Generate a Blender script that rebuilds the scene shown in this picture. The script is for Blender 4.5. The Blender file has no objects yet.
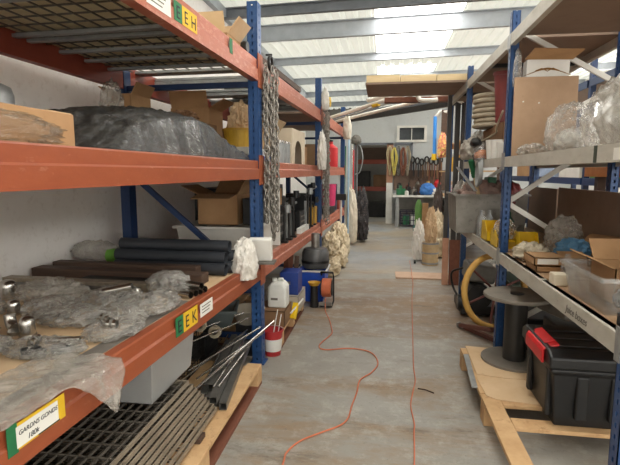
import bpy, bmesh, math, random
from mathutils import Vector, Matrix, noise
random.seed(7)
C = bpy.context.scene.collection
PI = math.pi
def lin(c):
    c /= 255.0
    return c/12.92 if c <= .04045 else ((c+.055)/1.055)**2.4
def S(r, g, b): return (lin(r), lin(g), lin(b), 1)

# ------------------------------------------------------------------ materials
def nt(name):
    m = bpy.data.materials.new(name); m.use_nodes = True
    n = m.node_tree; n.nodes.clear()
    o = n.nodes.new('ShaderNodeOutputMaterial'); p = n.nodes.new('ShaderNodeBsdfPrincipled')
    n.links.new(p.outputs[0], o.inputs[0])
    return m, n, p, o
def noise_fac(n, scale, detail=4, lo=.4, hi=.6, vec=None, rough=.6, dist=0):
    t = n.nodes.new('ShaderNodeTexNoise'); t.inputs['Scale'].default_value = scale
    t.inputs['Detail'].default_value = detail; t.inputs['Roughness'].default_value = rough
    t.inputs['Distortion'].default_value = dist
    if vec: n.links.new(vec, t.inputs['Vector'])
    r = n.nodes.new('ShaderNodeMapRange'); r.inputs[1].default_value = lo; r.inputs[2].default_value = hi
    n.links.new(t.outputs[0], r.inputs[0])
    return r.outputs[0], t.outputs[0]
def mixc(n, f, a, b):
    x = n.nodes.new('ShaderNodeMix'); x.data_type = 'RGBA'
    n.links.new(f, x.inputs[0])
    for v, i in ((a, 6), (b, 7)):
        if hasattr(v, 'is_linked') or hasattr(v, 'links'): n.links.new(v, x.inputs[i])
        else: x.inputs[i].default_value = v
    return x.outputs[2]
def mapping(n, sc):
    tc = n.nodes.new('ShaderNodeTexCoord'); mp = n.nodes.new('ShaderNodeMapping')
    mp.inputs['Scale'].default_value = sc
    n.links.new(tc.outputs['Object'], mp.inputs[0])
    return mp.outputs[0]
_mc = {}
def mat(name, a, b=None, c=None, rough=.6, metal=0, scale=8, stretch=(1, 1, 1), bump=.0, bscale=60, wear=(.62, .75), spec=.5):
    """a: base colour, b: mottled second tone, c: worn or dirty patches"""
    if name in _mc: return _mc[name]
    m, n, p, o = nt(name)
    v = mapping(n, stretch)
    b = b or tuple(x*.8 for x in a[:3]) + (1,)
    f, _ = noise_fac(n, scale, 5, .3, .7, v)
    col = mixc(n, f, a, b)
    if c:
        f2, _ = noise_fac(n, scale*2.7, 8, wear[0], wear[1], v, .7)
        col = mixc(n, f2, col, c)
    n.links.new(col, p.inputs['Base Color'])
    p.inputs['Roughness'].default_value = rough; p.inputs['Metallic'].default_value = metal
    p.inputs['Specular IOR Level'].default_value = spec
    if bump:
        _, raw = noise_fac(n, bscale, 4, 0, 1, v)
        bp = n.nodes.new('ShaderNodeBump'); bp.inputs['Strength'].default_value = bump; bp.inputs['Distance'].default_value = .01
        n.links.new(raw, bp.inputs['Height']); n.links.new(bp.outputs[0], p.inputs['Normal'])
    _mc[name] = m
    return m
def film(name, col, clear=.5, rough=.15, scale=14):
    """thin crumpled plastic: part see-through, part milky, with a glossy skin"""
    if name in _mc: return _mc[name]
    m, n, p, o = nt(name)
    n.nodes.remove(p)
    v = mapping(n, (1, 1, 1))
    _, raw = noise_fac(n, scale*2.2, 5, 0, 1, v, .7, .8)
    bp = n.nodes.new('ShaderNodeBump'); bp.inputs['Strength'].default_value = .9; bp.inputs['Distance'].default_value = .03
    n.links.new(raw, bp.inputs['Height'])
    d = n.nodes.new('ShaderNodeBsdfDiffuse'); d.inputs[0].default_value = col; n.links.new(bp.outputs[0], d.inputs['Normal'])
    tl = n.nodes.new('ShaderNodeBsdfTranslucent'); tl.inputs[0].default_value = col
    dm = n.nodes.new('ShaderNodeMixShader'); dm.inputs[0].default_value = .35
    n.links.new(d.outputs[0], dm.inputs[1]); n.links.new(tl.outputs[0], dm.inputs[2])
    t = n.nodes.new('ShaderNodeBsdfTransparent'); t.inputs[0].default_value = (.97, .97, .96, 1)
    f, _ = noise_fac(n, scale, 5, .3, .72, v, .65, .5)
    r = n.nodes.new('ShaderNodeMapRange'); r.inputs[3].default_value = max(0, 1-clear-.22); r.inputs[4].default_value = min(1, 1-clear+.22)
    n.links.new(f, r.inputs[0])
    x = n.nodes.new('ShaderNodeMixShader'); n.links.new(r.outputs[0], x.inputs[0])
    n.links.new(t.outputs[0], x.inputs[1]); n.links.new(dm.outputs[0], x.inputs[2])
    g = n.nodes.new('ShaderNodeBsdfGlossy'); g.inputs['Roughness'].default_value = rough; g.inputs[0].default_value = (.95, .95, .95, 1)
    n.links.new(bp.outputs[0], g.inputs['Normal'])
    fr = n.nodes.new('ShaderNodeLayerWeight'); fr.inputs['Blend'].default_value = .5; n.links.new(bp.outputs[0], fr.inputs['Normal'])
    pw_ = n.nodes.new('ShaderNodeMath'); pw_.operation = 'POWER'; pw_.inputs[1].default_value = 3.5; n.links.new(fr.outputs['Facing'], pw_.inputs[0])
    fm = n.nodes.new('ShaderNodeMapRange'); fm.inputs[3].default_value = .07; fm.inputs[4].default_value = .6; n.links.new(pw_.outputs[0], fm.inputs[0])
    y = n.nodes.new('ShaderNodeMixShader'); n.links.new(fm.outputs[0], y.inputs[0])
    n.links.new(x.outputs[0], y.inputs[1]); n.links.new(g.outputs[0], y.inputs[2]); n.links.new(y.outputs[0], o.inputs[0])
    _mc[name] = m
    return m
def glow(name, col, s):
    m, n, p, o = nt(name)
    p.inputs['Base Color'].default_value = (.8, .8, .8, 1)
    p.inputs['Emission Color'].default_value = col; p.inputs['Emission Strength'].default_value = s
    return m

ORANGE = mat('orange_paint', S(150, 77, 46), S(138, 68, 40), S(178, 122, 98), .45, 0, 5, (1, 1.2, 3), .05, 40, (.6, .8))
ORANGE_P = mat('faded_orange_paint', S(178, 104, 80), S(164, 88, 64), S(204, 158, 138), .45, 0, 5, (1, 1.2, 3), .05, 40, (.52, .75))
ORANGE_D = mat('red_orange_paint', S(150, 68, 48), S(132, 56, 40), S(160, 100, 80), .5, 0, 5, (1, 1.2, 3), .05, 40, (.62, .8))
BLUE = mat('blue_paint', S(40, 78, 128), S(32, 64, 110), S(104, 122, 150), .4, 0, 6, (1, 1, .5), .03, 40, (.64, .8))
BLUE_D = mat('dark_blue_paint', S(34, 58, 98), S(28, 48, 84), S(60, 70, 96), .45, 0, 6, (1, 1, .5), .03, 40, (.64, .8))
GREYB = mat('pale_grey_paint', S(196, 192, 182), S(176, 172, 160), S(150, 138, 122), .5, .1, 5, (1, 1.5, 3), .04, 40, (.58, .75))
WHITEM = mat('white_paint_metal', S(226, 224, 216), S(208, 205, 196), None, .4, 0, 5)
STEEL = mat('bright_steel', S(205, 202, 196), S(170, 166, 160), None, .25, 1, 6)
STEEL_D = mat('dull_steel', S(150, 146, 140), S(110, 106, 100), S(90, 74, 60), .45, .8, 8)
GALV = mat('galvanised_steel', S(168, 170, 168), S(140, 142, 142), S(120, 112, 100), .45, .5, 10)
CHAIN = mat('chain_steel', S(162, 156, 147), S(124, 118, 110), S(96, 82, 68), .42, .6, 30)
BLACKPIPE = mat('dark_grey_pipe', S(50, 54, 60), S(40, 43, 48), None, .5, 0, 6)
BLACK = mat('black_plastic', S(25, 25, 26), S(19, 19, 20), None, .42, 0, 10, bump=.08, bscale=200)
BLACKM = mat('black_steel', S(48, 46, 44), S(34, 33, 32), S(84, 72, 60), .5, .4, 12)
RED = mat('red_plastic', S(214, 36, 40), S(190, 28, 34), None, .35, 0, 6)
YELLOW = mat('yellow_plastic', S(232, 196, 28), S(214, 172, 20), None, .4, 0, 6)
MUSTARD = mat('mustard_plastic', S(196, 152, 48), S(172, 128, 38), None, .5, 0, 6)
GREEN = mat('green_plastic', S(30, 110, 66), S(22, 88, 54), None, .4, 0, 6)
WHITEP = mat('white_plastic', S(226, 224, 218), S(206, 204, 196), None, .45, 0, 6)
CREAM = mat('cream_cloth', S(222, 208, 180), S(192, 172, 138), S(150, 122, 88), .85, 0, 9, bump=.3, bscale=30)
BLUEP = mat('blue_plastic', S(40, 80, 170), S(30, 62, 140), None, .4, 0, 6)
SKYBLUE = mat('bright_blue_plastic', S(50, 140, 220), S(40, 120, 200), None, .35, 0, 6)
PINK = mat('pink_plastic', S(226, 70, 120), S(200, 54, 100), None, .45, 0, 6)
CORD = mat('orange_cord', S(212, 124, 88), S(192, 104, 70), None, .5, 0, 10)
CARD = mat('brown_cardboard', S(178, 140, 100), S(160, 122, 84), S(142, 106, 72), .85, 0, 5, (1, 1, 1), .05, 90, (.6, .8))
CARD_D = mat('dark_cardboard', S(138, 104, 74), S(118, 88, 62), None, .85, 0, 5)
CARD_L = mat('pale_cardboard', S(212, 184, 148), S(196, 164, 126), S(172, 138, 102), .85, 0, 4, bump=.05, wear=(.6, .8))
WOOD = mat('pallet_timber', S(208, 172, 128), S(184, 146, 102), S(150, 110, 70), .75, 0, 7, (1, 1, 1), .15, 50, (.56, .75))
WOOD_P = mat('pale_timber', S(232, 210, 168), S(216, 190, 142), S(196, 164, 116), .75, 0, 5, (.6, 6, 6), .1, 40, (.6, .8))
WOOD_D = mat('dark_timber', S(84, 62, 48), S(64, 48, 38), S(46, 36, 30), .7, 0, 6, (.6, 6, 6), .15, 40)
WOOD_R = mat('red_brown_timber', S(128, 78, 56), S(104, 60, 44), None, .75, 0, 6, (4, .6, 4), .1, 40)
CHIP = mat('brown_board', S(146, 124, 108), S(134, 112, 96), S(120, 98, 82), .8, 0, 4, (1, 1, 1), .04, 120, (.6, .8))
CHIP_T = mat('chipboard_deck', S(178, 148, 116), S(160, 128, 96), S(140, 108, 80), .85, 0, 9, bump=.06, bscale=150, wear=(.55, .75))
KRAFT = mat('tan_fibreboard', S(176, 146, 118), S(166, 136, 108), S(150, 122, 96), .8, 0, 12, bump=.05, bscale=120, wear=(.6, .75))
PAPER = mat('white_paper', S(232, 230, 224), S(220, 217, 208), None, .8, 0, 4)
INK = mat('black_ink', S(34, 32, 40), S(26, 26, 34), None, .7)
INK_F = mat('faded_pencil', S(110, 106, 98), S(96, 92, 86), None, .8)
CLEAR = film('clear_film', S(244, 240, 232), .74, .12, 12)
CLEAR_G = film('greyed_film', S(232, 226, 214), .66, .18, 9)
MILKY = film('milky_film', S(218, 214, 204), .36, .25, 10)
DARKFILM = film('dark_grey_sheet', S(72, 71, 69), .03, .2, 9)
WHITEF = mat('white_film', S(226, 222, 214), S(204, 198, 188), None, .35, 0, 20, bump=.4, bscale=60)
TUBCLEAR = film('clear_rigid_plastic', S(222, 224, 224), .90, .12, 3)
FROST = mat('frosted_grey_plastic', S(158, 158, 156), S(146, 146, 144), None, .35, 0, 3)
TUBEM = mat('dark_square_tube', S(104, 102, 98), S(80, 78, 74), S(146, 136, 122), .35, .25, 12)
MESHM = mat('grating_steel', S(120, 112, 102), S(96, 90, 82), S(120, 92, 66), .5, .5, 20)
BARGREY = mat('grey_brown_bar', S(160, 148, 130), S(134, 122, 106), S(104, 90, 74), .5, .4, 10, (4, .7, 4))
RUST = mat('dark_red_plastic', S(120, 44, 42), S(98, 36, 36), None, .5, 0, 5)
HOSE = mat('beige_hose', S(176, 164, 142), S(150, 138, 118), None, .6, 0, 12)
BLUECLOTH = mat('blue_film', S(96, 148, 184), S(74, 122, 160), None, .3, 0, 12, bump=.4, bscale=40)
MESHTAN = mat('tan_slats', S(222, 208, 170), S(202, 186, 148), S(160, 142, 112), .8, 0, 4, (1, 5, 1))

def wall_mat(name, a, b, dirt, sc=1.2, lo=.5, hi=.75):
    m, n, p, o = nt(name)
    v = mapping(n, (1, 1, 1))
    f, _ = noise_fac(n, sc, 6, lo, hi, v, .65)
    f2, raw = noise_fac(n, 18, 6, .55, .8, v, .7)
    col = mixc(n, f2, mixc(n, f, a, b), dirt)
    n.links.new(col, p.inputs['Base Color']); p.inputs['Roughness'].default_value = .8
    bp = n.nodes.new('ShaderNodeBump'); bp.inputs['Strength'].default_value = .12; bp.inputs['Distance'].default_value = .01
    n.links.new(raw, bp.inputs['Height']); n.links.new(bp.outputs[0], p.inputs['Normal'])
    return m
WALLW = wall_mat('white_rendered_wall', S(238, 235, 230), S(226, 222, 216), S(212, 206, 198))
WALLG = wall_mat('pale_grey_wall', S(190, 193, 192), S(178, 181, 180), S(168, 168, 164))
ROOF = mat('roof_sheet', S(206, 210, 204), S(194, 198, 192), S(182, 184, 176), .5, 0, 3, (1, .4, 1), 0, 40, (.6, .8))
def let_light(m, k):
    """pale roof sheet: translucency added to brighten its underside and the room"""
    n = m.node_tree; o = [q for q in n.nodes if q.type == 'OUTPUT_MATERIAL'][0]; p = [q for q in n.nodes if q.type == 'BSDF_PRINCIPLED'][0]
    t = n.nodes.new('ShaderNodeBsdfTranslucent'); t.inputs[0].default_value = S(236, 238, 230)
    x = n.nodes.new('ShaderNodeMixShader'); x.inputs[0].default_value = k
    n.links.new(p.outputs[0], x.inputs[1]); n.links.new(t.outputs[0], x.inputs[2]); n.links.new(x.outputs[0], o.inputs[0])
let_light(ROOF, .22)  # daylight through the sheeting is added to lift the dim roof underside
PURLIN = mat('purlin_steel', S(176, 182, 188), S(160, 166, 172), S(150, 152, 152), .5, .3, 6)
DARKSTEEL = mat('dark_purlin_steel', S(116, 120, 126), S(100, 104, 110), None, .5, .3, 6)

def floor_mat():
    m, n, p, o = nt('stained_concrete')
    v = mapping(n, (1, 1, 1))
    sep = n.nodes.new('ShaderNodeSeparateXYZ'); n.links.new(v, sep.inputs[0])
    def band(a, b):
        q = n.nodes.new('ShaderNodeMapRange'); q.inputs[1].default_value = a; q.inputs[2].default_value = b; n.links.new(sep.outputs[1], q.inputs[0]); return q.outputs[0]
    def mul(a, b):
        q = n.nodes.new('ShaderNodeMath'); q.operation = 'MULTIPLY'; n.links.new(a, q.inputs[0]); n.links.new(b, q.inputs[1]); return q.outputs[0]
    f, _ = noise_fac(n, .8, 7, .36, .62, v, .62, .3)
    col = mixc(n, f, S(151, 149, 143), S(138, 133, 123))
    v2 = mapping(n, (.45, 1.4, 1))
    f2, _ = noise_fac(n, 1.1, 9, .47, .62, v2, .74, .4)
    f2b, _ = noise_fac(n, 1.3, 8, .36, .56, v2, .72, .4)
    col = mixc(n, mul(f2b, mul(band(3.9, 4.7), band(6.3, 5.3))), col, S(124, 100, 78))
    col = mixc(n, mul(f2, band(0, .01)), col, S(146, 124, 100))
    far, _ = noise_fac(n, .7, 6, .4, .6, v, .6)
    col = mixc(n, band(6.68, 6.72), col, mixc(n, far, S(148, 151, 154), S(160, 147, 128)))
    f3, _ = noise_fac(n, 5, 10, .50, .70, v, .8)
    col = mixc(n, f3, col, S(174, 170, 161))
    f4, _ = noise_fac(n, 2.2, 10, .56, .68, v2, .82)
    col = mixc(n, f4, col, S(104, 92, 78))
    f5, _ = noise_fac(n, 26, 8, .56, .72, v, .8)
    col = mixc(n, f5, col, S(112, 106, 98))
    n.links.new(col, p.inputs['Base Color'])
    r = n.nodes.new('ShaderNodeMapRange'); r.inputs[3].default_value = .42; r.inputs[4].default_value = .7
    n.links.new(f2, r.inputs[0]); n.links.new(r.outputs[0], p.inputs['Roughness'])
    _, raw = noise_fac(n, 40, 6, 0, 1, v)
    bp = n.nodes.new('ShaderNodeBump'); bp.inputs['Strength'].default_value = .08; bp.inputs['Distance'].default_value = .01
    n.links.new(raw, bp.inputs['Height']); n.links.new(bp.outputs[0], p.inputs['Normal'])
    return m
FLOOR = floor_mat()

# ------------------------------------------------------------------ geometry
class MB:
    def __init__(s): s.v = []; s.f = []
    def add(s, vs, fs):
        k = len(s.v); s.v += [tuple(q) for q in vs]; s.f += [tuple(i+k for i in f) for f in fs]; return s
    def box(s, x0, x1, y0, y1, z0, z1):
        return s.add([(x0,y0,z0),(x1,y0,z0),(x1,y1,z0),(x0,y1,z0),(x0,y0,z1),(x1,y0,z1),(x1,y1,z1),(x0,y1,z1)],
                     [(0,3,2,1),(4,5,6,7),(0,1,5,4),(1,2,6,5),(2,3,7,6),(3,0,4,7)])
    def obox(s, c, size, rx=0, ry=0, rz=0):
        M = Matrix.Translation(c) @ Matrix.Rotation(rz,4,'Z') @ Matrix.Rotation(ry,4,'Y') @ Matrix.Rotation(rx,4,'X')
        a, b, d = [q/2 for q in size]
        t = MB().box(-a,a,-b,b,-d,d)
        return s.add([M @ Vector(q) for q in t.v], t.f)
    def bar(s, p0, p1, w, h, up=(0,0,1)):
        p0, p1 = Vector(p0), Vector(p1); d = (p1-p0).normalized(); u = Vector(up)
        if abs(d.dot(u)) > .98: u = Vector((1,0,0))
        r = d.cross(u).normalized()*w/2; u = r.cross(d).normalized()*h/2
        return s.add([p0-r-u,p0+r-u,p0+r+u,p0-r+u,p1-r-u,p1+r-u,p1+r+u,p1-r+u],
                     [(0,1,2,3),(4,7,6,5),(0,4,5,1),(1,5,6,2),(2,6,7,3),(3,7,4,0)])
    def frame(s, d):
        d = Vector(d).normalized(); u = Vector((0,0,1)) if abs(d.z) < .9 else Vector((1,0,0))
        r = d.cross(u).normalized(); return r, r.cross(d).normalized()
    def cyl(s, p0, p1, r0, r1=None, n=16):
        p0, p1 = Vector(p0), Vector(p1); r1 = r0 if r1 is None else r1
        a, b = s.frame(p1-p0)
        cs = [(math.cos(2*PI*i/n), math.sin(2*PI*i/n)) for i in range(n)]
        vs = [p0+(a*c+b*d)*r0 for c, d in cs] + [p1+(a*c+b*d)*r1 for c, d in cs]
        return s.add(vs, [(i,i+n,(i+1)%n+n,(i+1)%n) for i in range(n)] + [tuple(range(n)), tuple(range(2*n-1,n-1,-1))])
    def pipe(s, p0, p1, ro, ri, n=16):
        p0, p1 = Vector(p0), Vector(p1); a, b = s.frame(p1-p0)
        cs = [(math.cos(2*PI*i/n), math.sin(2*PI*i/n)) for i in range(n)]
        vs = []
        for p, r in ((p0,ro),(p1,ro),(p1,ri),(p0,ri)): vs += [p+(a*c+b*d)*r for c, d in cs]
        fs = []
        for k in range(4):
            for i in range(n):
                j = (i+1)%n; k2 = (k+1)%4
                fs.append((k*n+i, k2*n+i, k2*n+j, k*n+j))
        return s.add(vs, fs)
    def sqtube(s, p0, p1, w, h, t):
        p0, p1 = Vector(p0), Vector(p1); a, b = s.frame(p1-p0)
        q = [(-1,-1),(1,-1),(1,1),(-1,1)]; vs = []
        for p, e in ((p0,0),(p1,0),(p1,t),(p0,t)): vs += [p+a*x*(w/2-e)+b*y*(h/2-e) for x, y in q]
        fs = []
        for k in range(4):
            for i in range(4):
                j = (i+1)%4; k2 = (k+1)%4; fs.append((k*4+i,k2*4+i,k2*4+j,k*4+j))
        return s.add(vs, fs)
    def tube(s, pts, r, n=8, closed=False):
        P = [Vector(p) for p in pts]; m = len(P); vs = []; prev = None
        for i, p in enumerate(P):
            d = (P[(i+1)%m]-P[i-1]) if closed else (P[min(i+1,m-1)]-P[max(i-1,0)])
            d = d.normalized() if d.length > 1e-9 else Vector((0,0,1))
            if prev is None: a, b = s.frame(d)
            else:
                a = prev-d*prev.dot(d); a = a.normalized() if a.length > 1e-6 else s.frame(d)[0]; b = a.cross(d)
            prev = a; rr = r(i/(m-1)) if callable(r) else r
            vs += [p+(a*math.cos(2*PI*k/n)+b*math.sin(2*PI*k/n))*rr for k in range(n)]
        fs = []
        for i in range(m if closed else m-1):
            j = (i+1)%m
            fs += [(i*n+k, j*n+k, j*n+(k+1)%n, i*n+(k+1)%n) for k in range(n)]
        if not closed: fs += [tuple(range(n)), tuple(range(m*n-1,(m-1)*n-1,-1))]
        return s.add(vs, fs)
    def lathe(s, prof, c=(0,0,0), n=24, axis='z'):
        vs = []
        for r, z in prof:
            for i in range(n):
                t = 2*PI*i/n; q = (r*math.cos(t), r*math.sin(t), z)
                if axis == 'x': q = (q[2], q[0], q[1])
                if axis == 'y': q = (q[0], q[2], q[1])
                vs.append((c[0]+q[0], c[1]+q[1], c[2]+q[2]))
        fs = []
        for k in range(len(prof)-1):
            fs += [(k*n+i, k*n+(i+1)%n, (k+1)*n+(i+1)%n, (k+1)*n+i) for i in range(n)]
        if prof[0][0] > 1e-4: fs.append(tuple(range(n)))
        if prof[-1][0] > 1e-4: fs.append(tuple(range((len(prof)-1)*n, len(prof)*n)))
        return s.add(vs, fs)
    def prism(s, poly, a0, a1, axis='y'):
        n = len(poly); f = {'y': lambda p, a: (p[0], a, p[1]), 'x': lambda p, a: (a, p[0], p[1]), 'z': lambda p, a: (p[0], p[1], a)}[axis]
        return s.add([f(p,a0) for p in poly]+[f(p,a1) for p in poly],
                     [tuple(range(n)), tuple(range(2*n-1,n-1,-1))]+[(i,i+n,(i+1)%n+n,(i+1)%n) for i in range(n)])
    def blob(s, c, r, seed=0, amp=.25, fq=3., sub=4, flat=True, ridged=True, octs=5):
        bm = bmesh.new(); bmesh.ops.create_icosphere(bm, subdivisions=sub, radius=1)
        bm.verts.ensure_lookup_table(); vs = []
        off = Vector((seed*3.7, seed*1.3, seed*7.1))
        for v in bm.verts:
            p = v.co.copy()
            q = p*fq/2+off; k = 0; a = 1
            for o in range(octs):
                h = noise.noise(q); k += a*((1-2.4*abs(h)**.8)*.6 if ridged else h); q = q*2.05+Vector((1.7, 9.2, 3.1)); a *= .58
            p *= 1+amp*(k-.4)
            z = p.z
            if flat and z < -.55: z = -.55-(abs(z)-.55)*.05
            vs.append((c[0]+p.x*r[0], c[1]+p.y*r[1], c[2]+((z+.63)*r[2]/1.4 if flat else z*r[2])))
        fs = [tuple(v.index for v in f.verts) for f in bm.faces]; bm.free()
        return s.add(vs, fs)
    def heap(s, x0, x1, y0, y1, z0, hf, nx=40, ny=60, crump=.02, seed=0, fq=9):
        vs = []
        for j in range(ny+1):
            for i in range(nx+1):
                u, w = i/nx, j/ny; x, y = x0+(x1-x0)*u, y0+(y1-y0)*w
                h = hf(u, w)
                e = min(1, min(u*8, (1-u)*40, w*8, (1-w)*12))
                q = Vector((x*fq+seed, y*fq, seed*2.))
                k = (1-2*abs(noise.noise(q)))*.6+(1-2*abs(noise.noise(q*2.3)))*.35+noise.noise(q*5)*.2
                vs.append((x+noise.noise(q*.7)*crump, y+noise.noise(q*.7+Vector((9,3,1)))*crump, z0+max(.004, (h+crump*k)*e if h > .01 else .006+crump*.4*abs(k))))
        fs = [(j*(nx+1)+i, j*(nx+1)+i+1, (j+1)*(nx+1)+i+1, (j+1)*(nx+1)+i) for j in range(ny) for i in range(nx)]
        return s.add(vs, fs)
    def text(s, body, size, M, align='LEFT', depth=.0006):
        cu = bpy.data.curves.new('text_tmp', 'FONT'); cu.body = body; cu.size = size; cu.align_x = align; cu.extrude = depth
        o = bpy.data.objects.new('text_tmp', cu); C.objects.link(o)
        bpy.context.view_layer.update()
        me = bpy.data.meshes.new_from_object(o.evaluated_get(bpy.context.evaluated_depsgraph_get()))
        s.add([M @ v.co for v in me.vertices], [tuple(p.vertices) for p in me.polygons])
        bpy.data.objects.remove(o); bpy.data.curves.remove(cu); bpy.data.meshes.remove(me)
        return s
    def build(s, name, m, parent=None, smooth=False, bevel=0, org=None, thick=0):
        if parent is not None and org is None:
            org = world_loc(parent)
        if org is None:
            xs = [q[0] for q in s.v]; ys = [q[1] for q in s.v]; zs = [q[2] for q in s.v]
            org = Vector(((min(xs)+max(xs))/2, (min(ys)+max(ys))/2, min(zs)))
        org = Vector(org)
        me = bpy.data.meshes.new(name)
        me.from_pydata([tuple(Vector(q)-org) for q in s.v], [], s.f); me.validate()
        bm = bmesh.new(); bm.from_mesh(me); bmesh.ops.recalc_face_normals(bm, faces=bm.faces); bm.to_mesh(me); bm.free()
        if smooth:
            me.shade_smooth()
            if smooth is not True: me.set_sharp_from_angle(angle=math.radians(smooth))
        me.materials.append(m)
        o = bpy.data.objects.new(name, me); C.objects.link(o)
        if parent is not None: o.parent = parent
        else: o.location = org
        if thick:
            t = o.modifiers.new('t', 'SOLIDIFY'); t.thickness = thick; t.offset = 0
        if bevel:
            b = o.modifiers.new('b', 'BEVEL'); b.width = bevel; b.segments = 2; b.limit_method = 'ANGLE'; b.angle_limit = .7
            b.harden_normals = False
        return o
def world_loc(o):
    l = Vector((0,0,0))
    while o is not None:
        l = l+Vector(o.location); o = o.parent
    return l
def tag(o, label, cat, group=None, kind=None):
    o['label'] = label; o['category'] = cat
    if group: o['group'] = group
    if kind: o['kind'] = kind
    return o
def thing(name, label, cat, loc=(0,0,0), group=None):
    o = bpy.data.objects.new(name, None); o.empty_display_size = .05; C.objects.link(o); o.location = loc
    return tag(o, label, cat, group)
def one(name, mb, m, label, cat, group=None, **k): return tag(mb.build(name, m, **k), label, cat, group)
def struct(name, mb, m, label, cat, **k): return tag(mb.build(name, m, org=(0,0,0), **k), label, cat, None, 'structure')
def dup(root, loc=None, label=None, rotz=0):
    r = root.copy(); C.objects.link(r)
    if loc is not None: r.location = loc
    r.rotation_euler.z = rotz
    if label: r['label'] = label
    def kids(a, b):
        for ch in list(a.children):
            c = ch.copy(); C.objects.link(c); c.parent = b; kids(ch, c)
    kids(root, r)
    return r
def turn(o, rz=0, rx=0, ry=0):
    o.rotation_euler = (rx, ry, rz); return o
def spline(pts, k=8):
    P = [Vector(p) for p in pts]; P = [P[0]*2-P[1]]+P+[P[-1]*2-P[-2]]; out = []
    for i in range(1, len(P)-2):
        a, b, c, d = P[i-1:i+3]
        for j in range(k):
            t = j/k
            out.append(.5*((2*b)+(c-a)*t+(2*a-5*b+4*c-d)*t*t+(3*b-a-3*c+d)*t**3))
    return out+[P[-2]]

# ------------------------------------------------------------------ the building
ROOFZ = 3.63
def rz(x): return ROOFZ+.02*(x+2.2)
struct('floor', MB().box(-2.4, 5.2, -6.2, 17, -.2, 0), FLOOR, 'stained grey concrete floor of the store', 'floor')
struct('wall_left', MB().box(-2.4, -2.2, -6, 17, 0, 3.8), WALLW, 'white rendered wall behind the pallet racks', 'wall')
w = MB()
DX0, DX1, DZ = -.72, .10, 2.2
WX0, WX1, WZ0, WZ1 = .43, 1.1, 2.33, 2.66
w.box(-2.2, DX0, 13.4, 13.6, 0, 2.7).box(DX0, DX1, 13.4, 13.6, DZ, 2.7).box(DX1, WX0, 13.4, 13.6, 0, 2.7)
w.box(WX0, WX1, 13.4, 13.6, 0, WZ0).box(WX0, WX1, 13.4, 13.6, WZ1, 2.7).box(WX1, 5, 13.4, 13.6, 0, 2.7)
w.prism([(-2.2, 2.7), (5, 2.7), (5, 3.55), (2.3, 3.46), (-2.2, 2.78)], 13.4, 13.6)
struct('wall_back', w, WALLG, 'pale grey partition wall at the far end of the aisle', 'wall')
struct('trim_1', MB().bar((-2.2, 13.33, 2.84), (2.4, 13.33, 3.53), .2, .1), DARKSTEEL, 'dark sloping capping beam along the top of the end wall', 'trim')
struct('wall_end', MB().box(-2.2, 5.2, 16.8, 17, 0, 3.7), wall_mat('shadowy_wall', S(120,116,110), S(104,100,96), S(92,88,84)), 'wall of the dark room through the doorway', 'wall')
struct('wall_right', MB().box(5, 5.2, -6, 17, 0, 2.55).box(5, 5.2, -6, 17, 3.4, 3.75), WALLW, 'white wall beyond the grey shelving', 'wall')
struct('wall_front', MB().box(-2.2, -1.9, -6.2, -6, 0, 3.7).box(4.4, 5.2, -6.2, -6, 0, 3.7).box(-1.9, 4.4, -6.2, -6, 3.1, 3.7), WALLW, 'white wall with an unseen wide doorway opening added for fill light', 'wall')  # doorway out of view, invented to let in soft fill from the sky
# window in the end wall
fr = MB()
fr.box(WX0-.07, WX1+.07, 13.36, 13.44, WZ0-.06, WZ0).box(WX0-.07, WX1+.07, 13.36, 13.44, WZ1, WZ1+.06).box(WX0-.07, WX0, 13.36, 13.44, WZ0, WZ1).box(WX1, WX1+.07, 13.36, 13.44, WZ0, WZ1)
fr.box((WX0+WX1)/2-.01, (WX0+WX1)/2+.01, 13.42, 13.45, WZ0, WZ1)
win = struct('window_1', fr, WHITEM, 'small high window with white frame over the tool wall', 'window')
MB().box(WX0, WX1, 13.46, 13.47, WZ0, WZ1).build('pane', mat('dark_window_glass', S(70, 74, 76), S(58, 62, 64), None, .08), win, org=(0,0,0))
# door frame
struct('trim_2', MB().box(DX1, DX1+.17, 13.34, 13.42, 1.15, 2.24), mat('bare_frame_timber', S(176, 132, 104), S(160, 116, 90)), 'bare timber upper part of the door frame post', 'trim')
struct('trim_3', MB().box(DX1, DX1+.17, 13.34, 13.42, 0, 1.15), WHITEP, 'white painted lower part of the door frame post', 'trim')
struct('trim_4', MB().box(DX0-.1, DX0, 13.34, 13.42, 0, 2.24).box(DX0-.1, DX1+.17, 13.34, 13.42, 2.2, 2.26), DARKSTEEL, 'dark door frame head and side', 'trim')

# roof: corrugated sheets with clear sheets let in, purlins under it
PUR = [-5.3, -3.4, -1.5, .4, 2.3, 3.9, 5.1, 6.35, 7.17, 9.2, 11.2, 13.1, 15.1]
def corr(x0, x1, y0, y1, dz=0):
    m = MB(); pitch = .19; xs = []; x = math.floor(x0/pitch)*pitch
    while x < x1+pitch:
        for dx, h in ((0, 0), (.10, 0), (.125, .035), (.165, .035)):
            q = x+dx
            if x0 <= q <= x1: xs.append((q, h))
        x += pitch
    xs = [(x0, 0)]+xs+[(x1, 0)]
    vs = [(q, y, rz(q)+h+dz) for y in (y0, y1) for q, h in xs]; n = len(xs)
    return m.add(vs, [(i, i+1, n+i+1, n+i) for i in range(n-1)])
SKY_X = [(-.16, 1.06), (3.0, 4.2)]  # second strip is out of view, added for fill light
SKY_Y = [(-5.3, -3.4), (-1.5, .4), (2.3, 3.9), (6.35, 7.17), (7.17, 9.2), (10.4, 11.2)]  # glowing sheets over and behind the camera are unseen, added for fill
roof = MB()
def roof_add(a): roof.add(a.v, a.f)
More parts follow.
